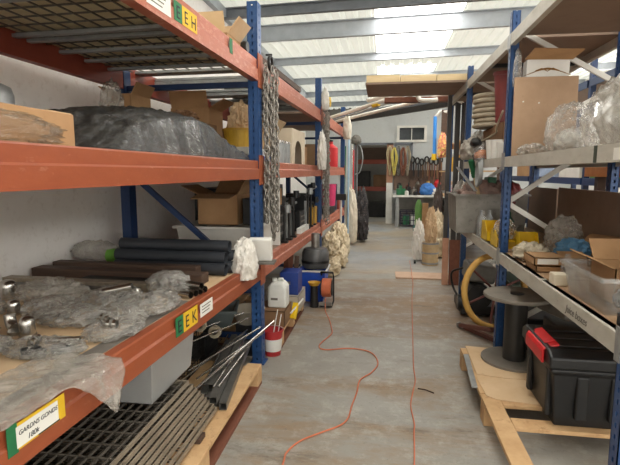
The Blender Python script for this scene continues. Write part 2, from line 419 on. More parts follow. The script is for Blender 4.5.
roof_add(corr(-2.4, SKY_X[0][0], -6.2, 17)); roof_add(corr(SKY_X[0][1], SKY_X[1][0], -6.2, 17)); roof_add(corr(SKY_X[1][1], 5.2, -6.2, 17))
for x0, x1 in SKY_X:
    y = -6.2
    for a, b in SKY_Y:
        if a > y: roof_add(corr(x0, x1, y, a))
        y = b
    roof_add(corr(x0, x1, y, 17))
struct('ceiling', roof, ROOF, 'pale corrugated roof over the racks', 'roof')
SKYG = glow('daylit_roof_sheet', (1, .97, .91, 1), 5.4)
i = 2
for x0, x1 in SKY_X:
    for a, b in SKY_Y:
        struct('window_%d' % i, corr(x0, x1, a, b, .002), SKYG, 'translucent daylit sheet let into the corrugated roof', 'skylight'); i += 1
for k, y in enumerate(PUR):
    m = MB()
    h = .24 if abs(y-7.17) < .01 else .14
    a, b = -2.2, 5
    for (y0, y1, q0, q1) in ((y-.035, y+.035, 0, .015), (y-.004, y+.004, .0, h), (y-.035, y+.035, h-.015, h)):
        vs = [(x, yy, rz(x)-q) for x in (a, b) for yy in (y0, y1) for q in (q0, q1)]
        m.add(vs, [(0,1,3,2),(4,6,7,5),(0,2,6,4),(1,5,7,3),(0,4,5,1),(2,3,7,6)])
    struct('trim_%d' % (10+k), m, DARKSTEEL if abs(y-6.35) < .01 else PURLIN, 'grey steel purlin carrying the corrugated roof', 'purlin')
struct('trim_30', MB().bar((-2.16, -6, 3.57), (-2.16, 13.3, 3.57), .07, .12), PURLIN, 'grey steel eaves angle along the top of the white wall', 'trim')
struct('trim_31', MB().box(.2, .99, 6.36, 6.74, 0, .02), mat('pinkish_board', S(206, 176, 150), S(190, 156, 130), None, .7), 'pinkish threshold board across the aisle floor', 'threshold')
# high windows of the side wall
WG = glow('daylit_glass', (1, .98, .95, 1), 7)
for k, (a, b) in enumerate(((-5, -1.5), (-.5, 3), (4, 7.5), (8.5, 12.5))):
    struct('window_%d' % (40+k), MB().box(5.06, 5.1, a, b, 2.55, 3.4), WG, 'bright high window in the side wall', 'window')
m = MB()
for a, b in ((-6, -5), (-1.5, -.5), (3, 4), (7.5, 8.5), (12.5, 13.4)): m.box(5, 5.2, a, b, 2.55, 3.4)
struct('wall_piers', m, WALLW, 'white piers between the high side windows', 'wall')

# ------------------------------------------------------------------ pallet racking
LX = -.88
def perf_post(m, x0, x1, y0, y1, z1, faces, pitch=.05, hw=.012, hh=.02):
    t = .004
    def plate(ax, pos, a0, a1, holes):
        if not holes:
            if ax == 'x': m.box(min(pos, pos), pos+t, a0, a1, 0, z1)
            else: m.box(a0, a1, pos, pos+t, 0, z1)
            return
        c = (a0+a1)/2
        def B(b0, b1, q0, q1):
            if ax == 'x': m.box(pos, pos+t, b0, b1, q0, q1)
            else: m.box(b0, b1, pos, pos+t, q0, q1)
        B(a0, c-hw/2, 0, z1); B(c+hw/2, a1, 0, z1)
        z = 0
        while z < z1:
            B(c-hw/2, c+hw/2, z, min(z1, z+pitch-hh)); z += pitch
    plate('x', x0, y0, y1, '-x' in faces); plate('x', x1-t, y0, y1, '+x' in faces)
    plate('y', y0, x0, x1, '-y' in faces); plate('y', y1-t, x0, x1, '+y' in faces)
    return m
def step_beam(m, x, y0, y1, z0, z1, sgn=1):
    h = z1-z0
    poly = [(x-sgn*.05, z0), (x+sgn*.004, z0), (x+sgn*.004, z0+h*.52), (x-sgn*.006, z0+h*.58), (x-sgn*.006, z1-.006), (x-sgn*.01, z1), (x-sgn*.05, z1)]
    return m.prism(poly, y0, y1)
LV = [(.66, .795), (1.40, 1.53), (2.085, 2.235)]
PY = [.60, 3.335, 6.05, 8.70]
XB = -1.99
def upright(root, y, zt=2.62):
    for nm, x0, x1, mt in (('upright_post', LX-.075, LX, BLUE), ('rear_post', XB, XB+.075, BLUE_D)):
        p = perf_post(MB(), x0, x1, y-.045, y+.045, zt, '+x-y' if x0 == LX-.075 else '-x').build(nm, mt, root)
        MB().box(x0-.02, x1+.02, y-.06, y+.06, 0, .006).build('foot_plate', mt, p, org=world_loc(root))
    for z in (.2, .56, 2.07): MB().bar((XB+.07, y, z), (LX-.07, y, z), .03, .04).build('cross_brace', BLUE_D, root)
    for (za, zb) in ((1.44, .62),): MB().bar((XB+.07, y, za), (LX-.07, y, zb), .03, .04).build('diagonal_brace', BLUE_D, root)
def rack_bay(label, ya, yb, own, deck, front):
    t = thing('pallet_rack', label, 'rack', (LX-.5, (ya+yb)/2, 0), 'pallet rack bays along the white wall')
    for y in own: upright(t, y)
    for k, (z0, z1) in enumerate(LV):
        b = step_beam(MB(), LX, ya+.046, yb-.046, z0, z1).build('front_beam', front[k], t)
        for q0, q1 in ((ya+.0008, ya+.055), (yb-.055, yb-.0008)): MB().box(LX+.0006, LX+.0075, q0, q1, z0-.045, z1+.04).build('connector', ORANGE, b, org=world_loc(t), bevel=.002)
        rb = step_beam(MB(), XB+.02, ya+.046, yb-.046, z0-.02, z1-.002, -1).build('rear_beam', ORANGE_D, t)
    return t
b1 = rack_bay('orange and blue pallet rack bay with steel stock, lettered EEK below', PY[0], PY[1], PY[:2], 1, (ORANGE, ORANGE, ORANGE_P))
b2 = rack_bay('pallet rack bay between the two posts hung with chains', PY[1], PY[2], [PY[2]], 2, (ORANGE_P, ORANGE_P, ORANGE_P))
b3 = rack_bay('pallet rack bay farthest along the white wall, behind broom handles', PY[2], PY[3], [PY[3]], 3, (ORANGE_P, ORANGE_P, ORANGE_P))
XA, XZ = XB+.06, LX-.052
def wire_deck(root, ya, yb, z, px=.1, py=.1, r=.004):
    m = MB(); x = XA
    while x <= XZ: m.bar((x, ya, z), (x, yb, z), r, r); x += px
    y = ya
    while y <= yb: m.bar((XA, y, z+r), (XZ, y, z+r), r, r); y += py
    m.build('wire_mesh_deck', MESHM, root)
wire_deck(b1, PY[0]+.05, PY[1]-.05, LV[2][1]-.055, .09, .11, .007)
m = MB(); y = PY[0]+.05
while y < PY[1]-.06:
    m.box(XA, XZ, y, min(PY[1]-.05, y+.052), LV[2][1]-.04, LV[2][1]-.022); y += .055
m.build('slatted_deck', MESHTAN, b1)
for y in (.9, 1.35, 1.80, 2.27, 2.37, 2.62, 2.85, 3.1): MB().box(XA, XZ, y, y+.036, LV[2][1]-.076, LV[2][1]-.059).build('deck_bar', GALV, b1)
MB().box(XA, XZ, PY[0]+.05, PY[1]-.05, LV[1][1]-.03, LV[1][1]-.004).build('board_deck', CHIP, b1)
MB().box(XA, XZ, PY[0]+.05, PY[1]-.05, LV[0][1]-.03, LV[0][1]).build('board_deck', CARD_L, b1)
m = MB(); y = PY[1]+.12
k = 0
while y < PY[2]-.15:
    m.box(XA, XZ, y, y+.12, LV[2][1]-.03, LV[2][1]-.012); y += (.14 if k % 3 else .3); k += 1
m.build('slatted_deck', GALV, b2)
for y in (3.75, 4.35, 4.95, 5.5): MB().box(XA, XZ, y, y+.05, LV[2][1]-.065, LV[2][1]-.035).build('deck_bar', GALV, b2)
for t, ya, yb in ((b2, PY[1], PY[2]), (b3, PY[2], PY[3])):
    for k in (0, 1): MB().box(XA, XZ, ya+.05, yb-.05, LV[k][1]-.03, LV[k][1]-.004).build('board_deck', CHIP, t)
MB().box(XA, XZ, PY[2]+.05, PY[3]-.05, LV[2][1]-.03, LV[2][1]-.004).build('board_deck', CHIP, b3)
MB().box(LX-.125, LX-.052, PY[0]+.1, 2.2, LV[0][1]+.0002, LV[0][1]+.0009).build('edge_strip', mat('grey_edge_sheet', S(118, 112, 104), S(96, 90, 84)), b1)
# lettered cards on the beams (face +X, reading along +Y)
def face(y, z, x=LX+.0065, rx=0): return Matrix.Translation((x, y, z)) @ Matrix(((0,0,1,0),(1,0,0,0),(0,1,0,0),(0,0,0,1)))
def card(root, y, z, wd, h, m, txt=None, ts=.07, ink=None, x=LX+.0045, nm='lettered_card'):
    c = MB().box(x, x+.0012, y, y+wd, z, z+h).build(nm, m, root)
    if txt:
        MB().text(txt, ts, face(y+wd/2, z+h/2-ts*.36, x+.0016), 'CENTER').build('letter', ink or INK, c, org=world_loc(root))
    return c
GREENC = mat('green_card', S(36, 120, 72), S(28, 100, 60)); YELC = mat('yellow_card', S(226, 186, 40), S(214, 170, 32))
for k, (mm, ch) in enumerate(((GREENC, 'E'), (YELC, 'E'), (YELC, 'K'))): card(b1, 1.935+k*.079, .695, .078, .092, mm, ch, .085)
c = card(b1, 2.205, .705, .16, .07, PAPER, nm='paper_label')
for k in range(3): MB().box(LX+.0058, LX+.0064, 2.225, 2.34-.01*k, .755-.016*k, .76-.016*k).build('printed_line', INK_F, c, org=world_loc(b1))
# long handwritten label
hx = LX+.0045
g = MB().box(hx, hx+.001, .995, 1.03, .705, .79).build('green_card', GREENC, b1)
g = MB().box(hx, hx+.001, 1.03, 1.21, .71, .785).build('yellow_card', YELC, b1)
wl = MB().box(hx+.0012, hx+.0022, 1.025, 1.18, .716, .776).build('written_label', PAPER, b1)
sh = Matrix(((1,.25,0,0),(0,1,0,0),(0,0,1,0),(0,0,0,1)))
MB().text("GARDNS GONDS", .0185, face(1.031, .750, hx+.0026) @ sh).text("180k", .021, face(1.06, .724, hx+.0026) @ sh).build('handwriting', INK, wl, org=world_loc(b1))
MB().box(hx+.0012, hx+.002, 1.10, 1.185, .7115, .7155).build('black_letter_edge', INK, b1)
for k, (mm, ch) in enumerate(((GREENC, 'E'), (YELC, 'E'), (YELC, 'H'))): card(b1, 2.03+k*.08, 2.115, .078, .085, mm, ch, .08)
c = card(b1, 1.80, 2.11, .20, .085, PAPER, nm='paper_label')
for k in range(4): MB().box(LX+.0058, LX+.0064, 1.82, 1.97-.015*k, 2.18-.018*k, 2.185-.018*k).build('printed_line', INK_F, c, org=world_loc(b1))
card(b1, 2.72, 2.14, .05, .085, GREENC, nm='green_card')
card(b2, 3.62, 1.425, .09, .05, YELC, nm='yellow_card')

# ------------------------------------------------------------------ hung chains
def chain(label, x, y, zt, zb, strands, spread, side=.012):
    t = thing('chain', label, 'chain', (x, y, zb), 'chains hung on the rack posts')
    for s in range(strands):
        m = MB(); oy = y+spread*(s/(max(1, strands-1))-.5); ox = x+random.uniform(-side, side); z = zt-random.uniform(0, .05)
        L = .062; k = 0; end = zb+random.uniform(0, .25)
        while z > end:
            a = (0 if k % 2 else PI/2)+random.uniform(-.3, .3)+s
            dx, dy = math.cos(a), math.sin(a); pts = []
            for q in range(10):
                th = 2*PI*q/10; h = math.cos(th)*L*.5; ww = math.sin(th)*.020
                pts.append((ox+dx*ww+.004*math.sin(z*9), oy+dy*ww, z-L*.4+h))
            m.tube(pts, .0052, 5, True); z -= L*.72; k += 1
        m.build('chain_strand', CHAIN, t, smooth=True)
    r = MB(); r.tube([(x+.0*k, y+.05*math.cos(k*.5236), zt+.02+.05*math.sin(k*.5236)) for k in range(12)], .011, 6, True)
    r.build('hanging_ring', BLACKM, t, smooth=True)
    MB().bar((LX+.009, y, zt+.08), (x+.012, y, zt+.08), .012, .012).build('hook', BLACKM, t)
chain('bunch of long steel chain hung from the blue post beside the white jerrycan', LX+.045, 3.50, 2.22, .95, 8, .22, .025)
chain('bunch of steel chain on the second blue post along, beside a yellow roll', LX+.055, 6.98, 2.22, .75, 9, .42, .04)
one('tape_roll', MB().lathe([(.03,-.03),(.065,-.03),(.065,.03),(.03,.03),(.03,-.03)], (LX+.055, 7.07, 2.36), 20, 'x'), YELLOW, 'yellow roll hung on top of the second chain', 'roll', smooth=40)
one('cloth_rag', MB().blob((LX+.05, 6.78, 2.22), (.05, .05, .24), 5, .3, 4), WHITEF, 'white rag tied round the second blue rack post', 'rag', smooth=True)

# ------------------------------------------------------------------ cartons, tubs and other makers
def carton(name, label, x0, x1, y0, y1, z0, z1, flaps='', m=None, group=None, rot=0, mark=None, tape=False, cat='box', fm=None):
    m = m or CARD; cx, cy = (x0+x1)/2, (y0+y1)/2; t = .005
    T = thing(name, label, cat, (cx, cy, z0), group); T.rotation_euler.z = rot
    b = MB().box(x0, x1, y0, y1, z0, z0+t).box(x0, x0+t, y0, y1, z0, z1).box(x1-t, x1, y0, y1, z0, z1).box(x0, x1, y0, y0+t, z0, z1).box(x0, x1, y1-t, y1, z0, z1)
    if not flaps: b.box(x0, x1, y0, y1, z1-t, z1)
    b.build('body', m, T)
    fl = min(x1-x0, y1-y0)*.48
    for f in flaps.split():
        a = math.radians(float(f[2:])); s_, c_ = math.sin(a)*fl, math.cos(a)*fl
        p = {'-x': ((x0, y0+.01, z1), (x0, y1-.01, z1), (-c_, 0, s_)), '+x': ((x1, y0+.01, z1), (x1, y1-.01, z1), (c_, 0, s_)),
             '-y': ((x0+.01, y0, z1), (x1-.01, y0, z1), (0, -c_, s_)), '+y': ((x0+.01, y1, z1), (x1-.01, y1, z1), (0, c_, s_))}[f[:2]]
        A, B, d = Vector(p[0]), Vector(p[1]), Vector(p[2])
        nn = (B-A).cross(d).normalized()*.003
        MB().add([A-nn, B-nn, B+d-nn, A+d-nn, A+nn, B+nn, B+d+nn, A+d+nn], [(0,1,2,3),(4,7,6,5),(0,4,5,1),(1,5,6,2),(2,6,7,3),(3,7,4,0)]).build('flap', fm or m, T)
    if tape:
        MB().box(cx-.025, cx+.025, y0-.0008, y1+.0008, z1-.05, z1+.0008).build('tape', mat('brown_tape', S(160,118,70), S(150,108,62), None, .3), T)
    if mark:
        ya, yb, za, zb = mark
        MB().box(x0+(x1-x0)*ya, x0+(x1-x0)*yb, y0-.001, y0, z0+(z1-z0)*za, z0+(z1-z0)*zb).build('paper_label', PAPER, T)
    return T
def bag(label, c, r, m=None, seed=1, amp=.3, fq=3.5, neck=False, group=None, name='plastic_bag', cat='bag', sub=5):
    b = MB().blob(c, (r[0]*1.12, r[1]*1.12, r[2]), seed, amp*.85, fq, sub, octs=3)
    if neck:
        T = thing(name, label, cat, c, group); b.build('body', m or CLEAR, T, smooth=True)
        top = c[2]+r[2]*1.05
        MB().tube([(c[0]+.01*k*math.sin(seed+k), c[1]+.012*k*math.cos(seed), top-.03+.03*k) for k in range(4)], lambda t: .016+.03*abs(t-.35)*r[2]/.15, 10).build('gathered_neck', m or CLEAR, T, smooth=True)
        return T
    return one(name, b, m or CLEAR, label, cat, group, smooth=True)
def open_tub(name, label, x0, x1, y0, y1, z0, z1, m, taper=.02, rim=.012, group=None, cat='tub', rot=0, lip=None):
    T = thing(name, label, cat, ((x0+x1)/2, (y0+y1)/2, z0), group); T.rotation_euler.z = rot
    def ring(e, z): return [(x0+e, y0+e, z), (x1-e, y0+e, z), (x1-e, y1-e, z), (x0+e, y1-e, z)]
    vs = ring(taper, z0)+ring(0, z1)+ring(.006, z1)+ring(taper+.006, z0+.006)
    fs = [(0,1,2,3), (15,14,13,12)]
    for k in range(3):
        for i in range(4): fs.append((k*4+i, k*4+(i+1)%4, (k+1)*4+(i+1)%4, (k+1)*4+i))
    MB().add(vs, fs).build('body', m, T, bevel=.006)
    r = rim
    q = MB().box(x0-r, x1+r, y0-r, y0, z1-.012, z1+.006).box(x0-r, x1+r, y1, y1+r, z1-.012, z1+.006).box(x0-r, x0, y0, y1, z1-.012, z1+.006).box(x1, x1+r, y0, y1, z1-.012, z1+.006)
    q.build('rim', lip or m, T)
    return T
def pallet(label, x0, x1, y0, y1, nb=5, along='y', m=None, top=True, group='timber pallets on the floor'):
    T = thing('timber_pallet', label, 'pallet', ((x0+x1)/2, (y0+y1)/2, 0), group); m = m or WOOD
    for k in range(nb):
        if along == 'y':
            w_ = .1; a = x0+(x1-x0-w_)*k/(nb-1); q = (a, a+w_, y0, y1)
        else:
            w_ = .1; a = y0+(y1-y0-w_)*k/(nb-1); q = (x0, x1, a, a+w_)
        MB().box(*q, .118, .14).build('top_board', m, T, bevel=.003)
    for k in range(3):
        if along == 'y': a = y0+(y1-y0-.1)*k/2; MB().box(x0, x1, a, a+.1, .098, .118).build('cross_board', m, T)
        else: a = x0+(x1-x0-.1)*k/2; MB().box(a, a+.1, y0, y1, .098, .118).build('cross_board', m, T)
        for j in range(3):
            bx = x0+(x1-x0-.1)*(j if along == 'y' else k)/2; by = y0+(y1-y0-.1)*(k if along == 'y' else j)/2
            MB().box(bx, bx+.1, by, by+.1, .02, .098).build('block', m, T)
        if along == 'y': a = x0+(x1-x0-.1)*k/2; MB().box(a, a+.1, y0, y1, 0, .02).build('bottom_board', WOOD_R, T)
        else: a = y0+(y1-y0-.1)*k/2; MB().box(x0, x1, a, a+.1, 0, .02).build('bottom_board', m, T)
    return T

# ------------------------------------------------------------------ first bay, low shelf: stock lying across the shelf
ZL = LV[0][1]+.001
pp = [(2.785, 0), (2.864, 0), (2.943, 0), (2.8245, 1), (2.9035, 1), (2.864, 2)]
pl = ['dark grey plastic pipe, front one of the bottom row of its pile', 'dark grey plastic pipe in the middle of the bottom row of its pile', 'dark grey plastic pipe at the back of the bottom row of its pile',
      'dark grey plastic pipe, front one of the second row of its pile', 'dark grey plastic pipe, rear one of the second row of its pile', 'dark grey plastic pipe lying topmost on its pile']
for (y, r), lb in zip(pp, pl):
    z = ZL+.040+r*.068; e = random.uniform(-.03, .02)
    one('plastic_pipe', MB().pipe((-1.72+e, y, z), (-.95+e, y, z), .039, .034, 20), BLACKPIPE, lb, 'pipe', 'dark grey pipes on the low shelf', smooth=40)
one('timber_beam', MB().box(-2.14, -1.0, 2.52, 2.62, ZL, ZL+.06), WOOD_D, 'dark brown timber beam lying nearest in front of the grey pipes', 'timber', bevel=.006)
one('timber_beam', MB().box(-2.10, -1.10, 2.655, 2.735, ZL, ZL+.075), WOOD_D, 'dark brown timber beam touching the pile of grey pipes', 'timber', bevel=.006)
one('black_board', MB().box(-1.72, -1.2, 2.41, 2.50, ZL, ZL+.035), BLACKM, 'flat black board in front of the dark timber beams', 'board', bevel=.003)
one('flat_bar', MB().box(-2.15, -1.21, 2.31, 2.38, ZL, ZL+.045), BARGREY, 'grey brown flat bar lying against the black board', 'bar', bevel=.003)
one('flat_bar', MB().box(-2.05, -1.25, 2.235, 2.285, ZL, ZL+.03), STEEL_D, 'thin dull steel flat bar behind the clear bags', 'bar', bevel=.003)
for k, (dy, dz, lb) in enumerate(((0, 0, 'bright steel tube with open end at the near side of its bundle'), (.042, 0, 'bright steel tube second in its shrink wrapped bundle'), (.084, 0, 'bright steel tube third in its shrink wrapped bundle'), (.126, 0, 'bright steel tube at the far side of its bundle'), (.063, .034, 'bright steel tube lying on top of its bundle'))):
    one('steel_tube', MB().pipe((-1.19, 2.33+dy, ZL+.0205+dz), (-.935+.008*k, 2.23+dy, ZL+.0205+dz), .019, .016, 16), STEEL, lb, 'tube', 'steel tubes in shrink wrap', smooth=40)
one('shrink_wrap', MB().blob((-1.11, 2.34, ZL), (.12, .11, .10), 3, .25, 5, 5), CLEAR, 'clear shrink wrap round the steel tubes', 'film', smooth=True)
# clear bags and fittings
bl = [((-1.64, 2.06, ZL), (.15, .11, .14), 11, CLEAR_G, 'peaked greyed plastic bag against the flat bars'),
      ((-1.31, 2.07, ZL), (.12, .13, .10), 12, CLEAR, 'clear plastic bag full of steel fittings beside the tube bundle'),
      ((-1.07, 2.02, ZL), (.10, .14, .09), 13, CLEAR, 'clear plastic bag at the shelf edge in front of the steel tubes'),
      ((-1.32, 1.80, ZL), (.15, .10, .08), 14, CLEAR, 'long flat clear bag with small parts beside the steel plug'),
      ((-1.06, 1.70, ZL), (.09, .12, .06), 15, CLEAR, 'small clear bag of fittings at the shelf edge over the grey crate'),
      ((-1.64, 1.48, ZL), (.12, .14, .08), 16, CLEAR_G, 'greyed plastic bag beside the small steel elbow'),
      ((-1.20, 1.46, ZL), (.13, .08, .05), 17, CLEAR, 'flat clear bag over black connectors'),
      ((-1.50, 1.88, ZL), (.10, .10, .09), 19, CLEAR, 'small clear bag between the peaked bag and the long flat bag'),
      ((-1.46, 1.42, ZL), (.11, .09, .06), 20, CLEAR, 'clear bag between the black connectors and the greyed bag'),
      ((-1.84, 1.74, ZL), (.13, .14, .10), 21, CLEAR_G, 'greyed bag nearest the white wall beside the lone steel plug'),
      ((-1.12, 1.86, ZL), (.09, .07, .07), 24, CLEAR, 'small clear bag between the shelf edge bags'),
      ((-1.40, 1.22, ZL), (.14, .11, .06), 18, CLEAR_G, 'crumpled greyed bag over the handwritten label')]
for c, r, sd, m_, lb in bl: bag(lb, c, (r[0]*1.05, r[1]*1.05, r[2]*.72), m_, sd, .34, 4.2, group='clear bags on the low rack shelf')
sv = []
sh_ = MB()
def sheet_fn(u, w_): return .0
NX, NY = 30, 36
vs = []
for j in range(NY+1):
    for i_ in range(NX+1):
        u, w_ = i_/NX, j/NY
        y = .90+.52*w_; tip = max(0, 1-abs(w_-.82)/.3)
        L = .27+.13*tip; d = u*L; x = -1.16+d; z = ZL+.018+.018*abs(noise.noise(Vector((x*14, y*14, 2))))
        edge = -.87
        if x > edge: z -= (x-edge)*1.4; x = edge+(x-edge)*.35
        vs.append((x, y+.015*noise.noise(Vector((x*9, y*9, 5))), z))
one('plastic_sheet', MB().add(vs, [(j*(NX+1)+i_, j*(NX+1)+i_+1, (j+1)*(NX+1)+i_+1, (j+1)*(NX+1)+i_) for j in range(NY) for i_ in range(NX)]), CLEAR_G, 'clear plastic sheet with a pointed corner hanging over the low beam', 'film', smooth=True, thick=.0015)
def cap_(x, y, r, h, label, tilt=None):
    T = thing('domed_plug', label, 'fitting', (x, y, ZL), 'steel fittings on the low rack shelf')
    MB().lathe([(r, 0), (r, h*.62), (r*.96, h*.78), (r*.75, h*.93), (r*.4, h), (0.0001, h*1.01)], (x, y, ZL), 20).build('body', STEEL, T, smooth=50)
    MB().lathe([(r, 0), (r*1.1, .0), (r*1.1, h*.14), (r, h*.14)], (x, y, ZL), 20).build('rim', STEEL, T, smooth=40)
cap_(-1.375, 1.585, .030, .085, 'domed bright steel plug standing in front of the long flat bag')
cap_(-1.90, 2.06, .042, .10, 'steel plug standing alone by the white wall')
cap_(-1.66, 1.83, .028, .07, 'steel plug half hidden between the peaked bag and milky bag')
def elbow(x, y, r, a, label):
    T = thing('pipe_elbow', label, 'fitting', (x, y, ZL), 'steel fittings on the low rack shelf')
    pts = [(x+math.cos(a)*(.05*math.sin(t)), y+math.sin(a)*(.05*math.sin(t)), ZL+r+.05*(1-math.cos(t))) for t in [k*PI/2/8 for k in range(9)]]
    MB().tube(pts, r, 16).build('bend', STEEL, T, smooth=50)
    MB().lathe([(r, 0), (r*1.25, 0), (r*1.25, .015), (r, .015)], (pts[0][0], pts[0][1], ZL), 18).build('collar', STEEL, T, smooth=40)
elbow(-1.45, 1.60, .022, 2.6, 'bright steel elbow next to the domed steel plug')
elbow(-1.30, 1.98, .020, .4, 'dark mouthed steel elbow between the bags of fittings')
elbow(-1.20, 2.10, .018, 1.9, 'steel elbow inside the clear bag beside the tube bundle')
for (a, b, r, lb) in (((-1.22, 1.50, ZL+.025), (-1.10, 1.53, ZL+.03), .011, 'short bright steel tube offcut beside black connectors'), ((-1.33, 2.03, ZL+.07), (-1.19, 2.06, ZL+.10), .018, 'steel tube offcut poking out of the bag of fittings'), ((-1.13, 2.12, ZL+.05), (-1.05, 2.0, ZL+.06), .016, 'steel tube offcut in the bag at the shelf edge')):
    one('tube_offcut', MB().pipe(a, b, r, r*.8, 14), STEEL, lb, 'fitting', 'steel fittings on the low rack shelf', smooth=40)
for (x, y, lb) in ((-1.19, 1.41, 'black connector under the flat clear bag'), (-1.12, 1.45, 'black connector beside the steel tube offcut'), (-1.30, 1.20, 'black connector under the bag over the handwritten label')):
    T = thing('pipe_connector', lb, 'fitting', (x, y, ZL), 'black connectors on the low rack shelf')
    MB().cyl((x-.03, y, ZL+.018), (x+.03, y, ZL+.018), .018, n=14).build('body', BLACK, T, smooth=40)
    MB().cyl((x-.012, y, ZL+.018), (x+.012, y, ZL+.018), .0235, n=6).build('nut', BLACKM, T)
rr = random.Random(3)
for k in range(22):
    cx, cy = ((-1.31, 2.10), (-1.07, 2.06), (-1.32, 1.80), (-1.06, 1.70), (-1.20, 1.46))[k % 5]
    x, y = cx+rr.uniform(-.08, .08), cy+rr.uniform(-.07, .07); a = rr.uniform(0, PI); r = rr.uniform(.010, .019); h = rr.uniform(.03, .06)
    T = thing('steel_fitting', 'small steel fitting inside one of the clear bags on the low shelf', 'fitting', (x, y, ZL), 'small steel fittings in the clear bags')
    d = Vector((math.cos(a), math.sin(a), 0))*h/2; c = Vector((x, y, ZL+r*1.25+(.03 if k % 3 == 0 else 0)))
    MB().pipe(c-d, c+d, r, r*.75, 12).build('barrel', (STEEL, STEEL_D, BLACKM)[k % 3], T, smooth=40)
    MB().cyl(c-d*.25, c+d*.25, r*1.22, n=6).build('nut', STEEL_D, T)
# wrapped roll with green band
T = thing('wrapped_roll', 'cream roll in plastic with a bright green band behind the dark timber', 'roll', (-1.9, 2.95, ZL))
MB().blob((-1.98, 2.95, ZL+.04), (.19, .055, .115), 22, .25, 5, 4).build('body', MILKY, T, smooth=True)
MB().cyl((-1.87, 2.93, ZL+.075), (-1.77, 2.93, ZL+.075), .05, n=18).build('green_band', mat('lime_green', S(112, 168, 64), S(92, 148, 50)), T, smooth=40)
# white bag draped over beam and white pad
b_ = MB().blob((-.885, 2.95, .735), (.085, .10, .235), 31, .26, 4, 5, octs=4)
one('plastic_bag', b_, mat('white_film', S(226, 222, 214), S(204, 198, 188), None, .35, 0, 20, bump=.4, bscale=60), 'crumpled white plastic bag spilling over the beam beside the grey pipes', 'bag', smooth=True)
T = thing('paper_pad', 'white paper pad on a grey tray jutting past the blue post', 'paper', (-.83, 3.2, .80))
MB().obox((-.845, 3.19, .905), (.16, .06, .16), .2, 0, .12).build('sheets', PAPER, T, bevel=.006)
MB().obox((-.835, 3.19, .812), (.19, .12, .018), 0, 0, .12).build('tray', STEEL_D, T, bevel=.003)
# carton on white crate, behind the pipes
open_tub('storage_crate', 'pale grey plastic crate under the brown carton behind the pipes', -1.62, -.99, 3.56, 4.15, ZL, 1.02, WHITEP, .03, .02, cat='crate')
carton('cardboard_carton', 'open brown carton standing on the pale grey crate', -1.50, -1.16, 3.72, 4.08, 1.024, 1.27, '+x62 -x25 -y-10 +y40', CARD)
one('equipment_case', MB().box(-1.13, -1.0, 3.75, 4.05, 1.024, 1.24), BLACK, 'black case wedged between the brown carton and blue post', 'case', bevel=.01)
# ------------------------------------------------------------------ first bay, middle shelf
ZM = LV[1][1]+.001
T = thing('cardboard_carton', 'long flat tan carton in torn plastic wrap on the middle shelf', 'box', (-1.2, 1.0, ZM))
MB().box(-1.38, -1.0, .66, 1.50, ZM, ZM+.115).build('body', CARD, T, bevel=.004)
MB().box(-1.37, -1.005, 1.38, 1.495, ZM+.1155, ZM+.118).build('end_flap', CARD_L, T)
MB().blob((-.995, 1.03, ZM+.002), (.05, .38, .085), 41, .25, 5.5, 5).build('plastic_wrap', film('brown_film', S(196, 164, 124), .78, .1, 14), T, smooth=True)
one('steel_canister', MB().lathe([(.068, 0), (.07, .01), (.07, .25), (.06, .285), (.03, .30), (.0001, .302)], (-1.625, 1.83, ZM), 24), GALV, 'dull grey canister standing behind the long tan carton', 'canister', smooth=50)
def heap_h(u, w_):
    y = w_
    prof = [(0, .05), (.05, .12), (.2, .19), (.36, .235), (.50, .25), (.60, .225), (.72, .13), (.86, .05), (1, .015)]
    for (a, p), (b, q) in zip(prof, prof[1:]):
        if a <= y <= b: h = p+(q-p)*(y-a)/(b-a); break
    return h*(.35+.65*math.sin(PI*min(1, .12+u*.8))**.6)
one('plastic_sheet', MB().heap(-1.72, -.935, 1.62, 3.40, ZM, heap_h, 80, 140, .030, 4, 7), DARKFILM, 'dark grey plastic sheet heaped over goods on the middle shelf', 'sheet', smooth=True)
carton('cardboard_carton', 'tall brown carton in a loose plastic bag behind the grey sheet', -1.87, -1.69, 3.0, 3.26, ZM, 1.98, '-x40 +x60', CARD)
bag('loose clear bag pulled over the tall carton behind the grey sheet', (-1.79, 2.93, ZM), (.09, .045, .45), CLEAR_G, 43, .2, 3)
carton('cardboard_carton', 'dark brown carton between the bagged carton and the yellow tub', -1.78, -1.42, 3.62, 3.95, ZM, 1.84, '', CARD_D)
carton('cardboard_carton', 'brown carton tilted behind the dark brown carton', -1.86, -1.5, 4.1, 4.4, ZM, 2.0, '-y70 +x30', CARD)
T = thing('flat_box', 'flat white and blue box under the yellow tub', 'box', (-1.18, 3.93, ZM))
MB().box(-1.36, -1.0, 3.72, 4.2, ZM, ZM+.05).build('body', BLUEP, T, bevel=.003)
MB().box(-1.36, -1.05, 3.70, 4.2, ZM+.051, ZM+.115).build('lid', WHITEP, T, bevel=.003)
T = thing('plastic_tub', 'yellow ribbed plastic tub on the flat white box', 'tub', (-1.2, 3.95, ZM+.116))
MB().lathe([(.0001, 0), (.125, 0), (.14, .15), (.135, .15), (.12, .01), (.0001, .01)], (-1.2, 3.95, ZM+.116), 28).build('body', YELLOW if False else mat('ochre_plastic', S(206, 166, 52), S(176, 136, 40), S(150, 116, 40), .5, 0, 12, (3, 3, .5)), T, smooth=50)
MB().lathe([(.14, .14), (.148, .14), (.148, .157), (.14, .157)], (-1.2, 3.95, ZM+.116), 28).build('rim', MUSTARD, T, smooth=40)
one('crumpled_card', MB().blob((-1.2, 3.95, 1.76), (.095, .09, .22), 47, .4, 4, 4, ridged=True), CARD_L, 'crumpled cardboard packing stuffed in the yellow tub', 'packing')
one('crumpled_card', MB().blob((-1.62, 3.74, 1.83), (.12, .08, .10), 48, .4, 4, 4), CARD_D, 'crumpled brown paper on the dark brown carton', 'packing')
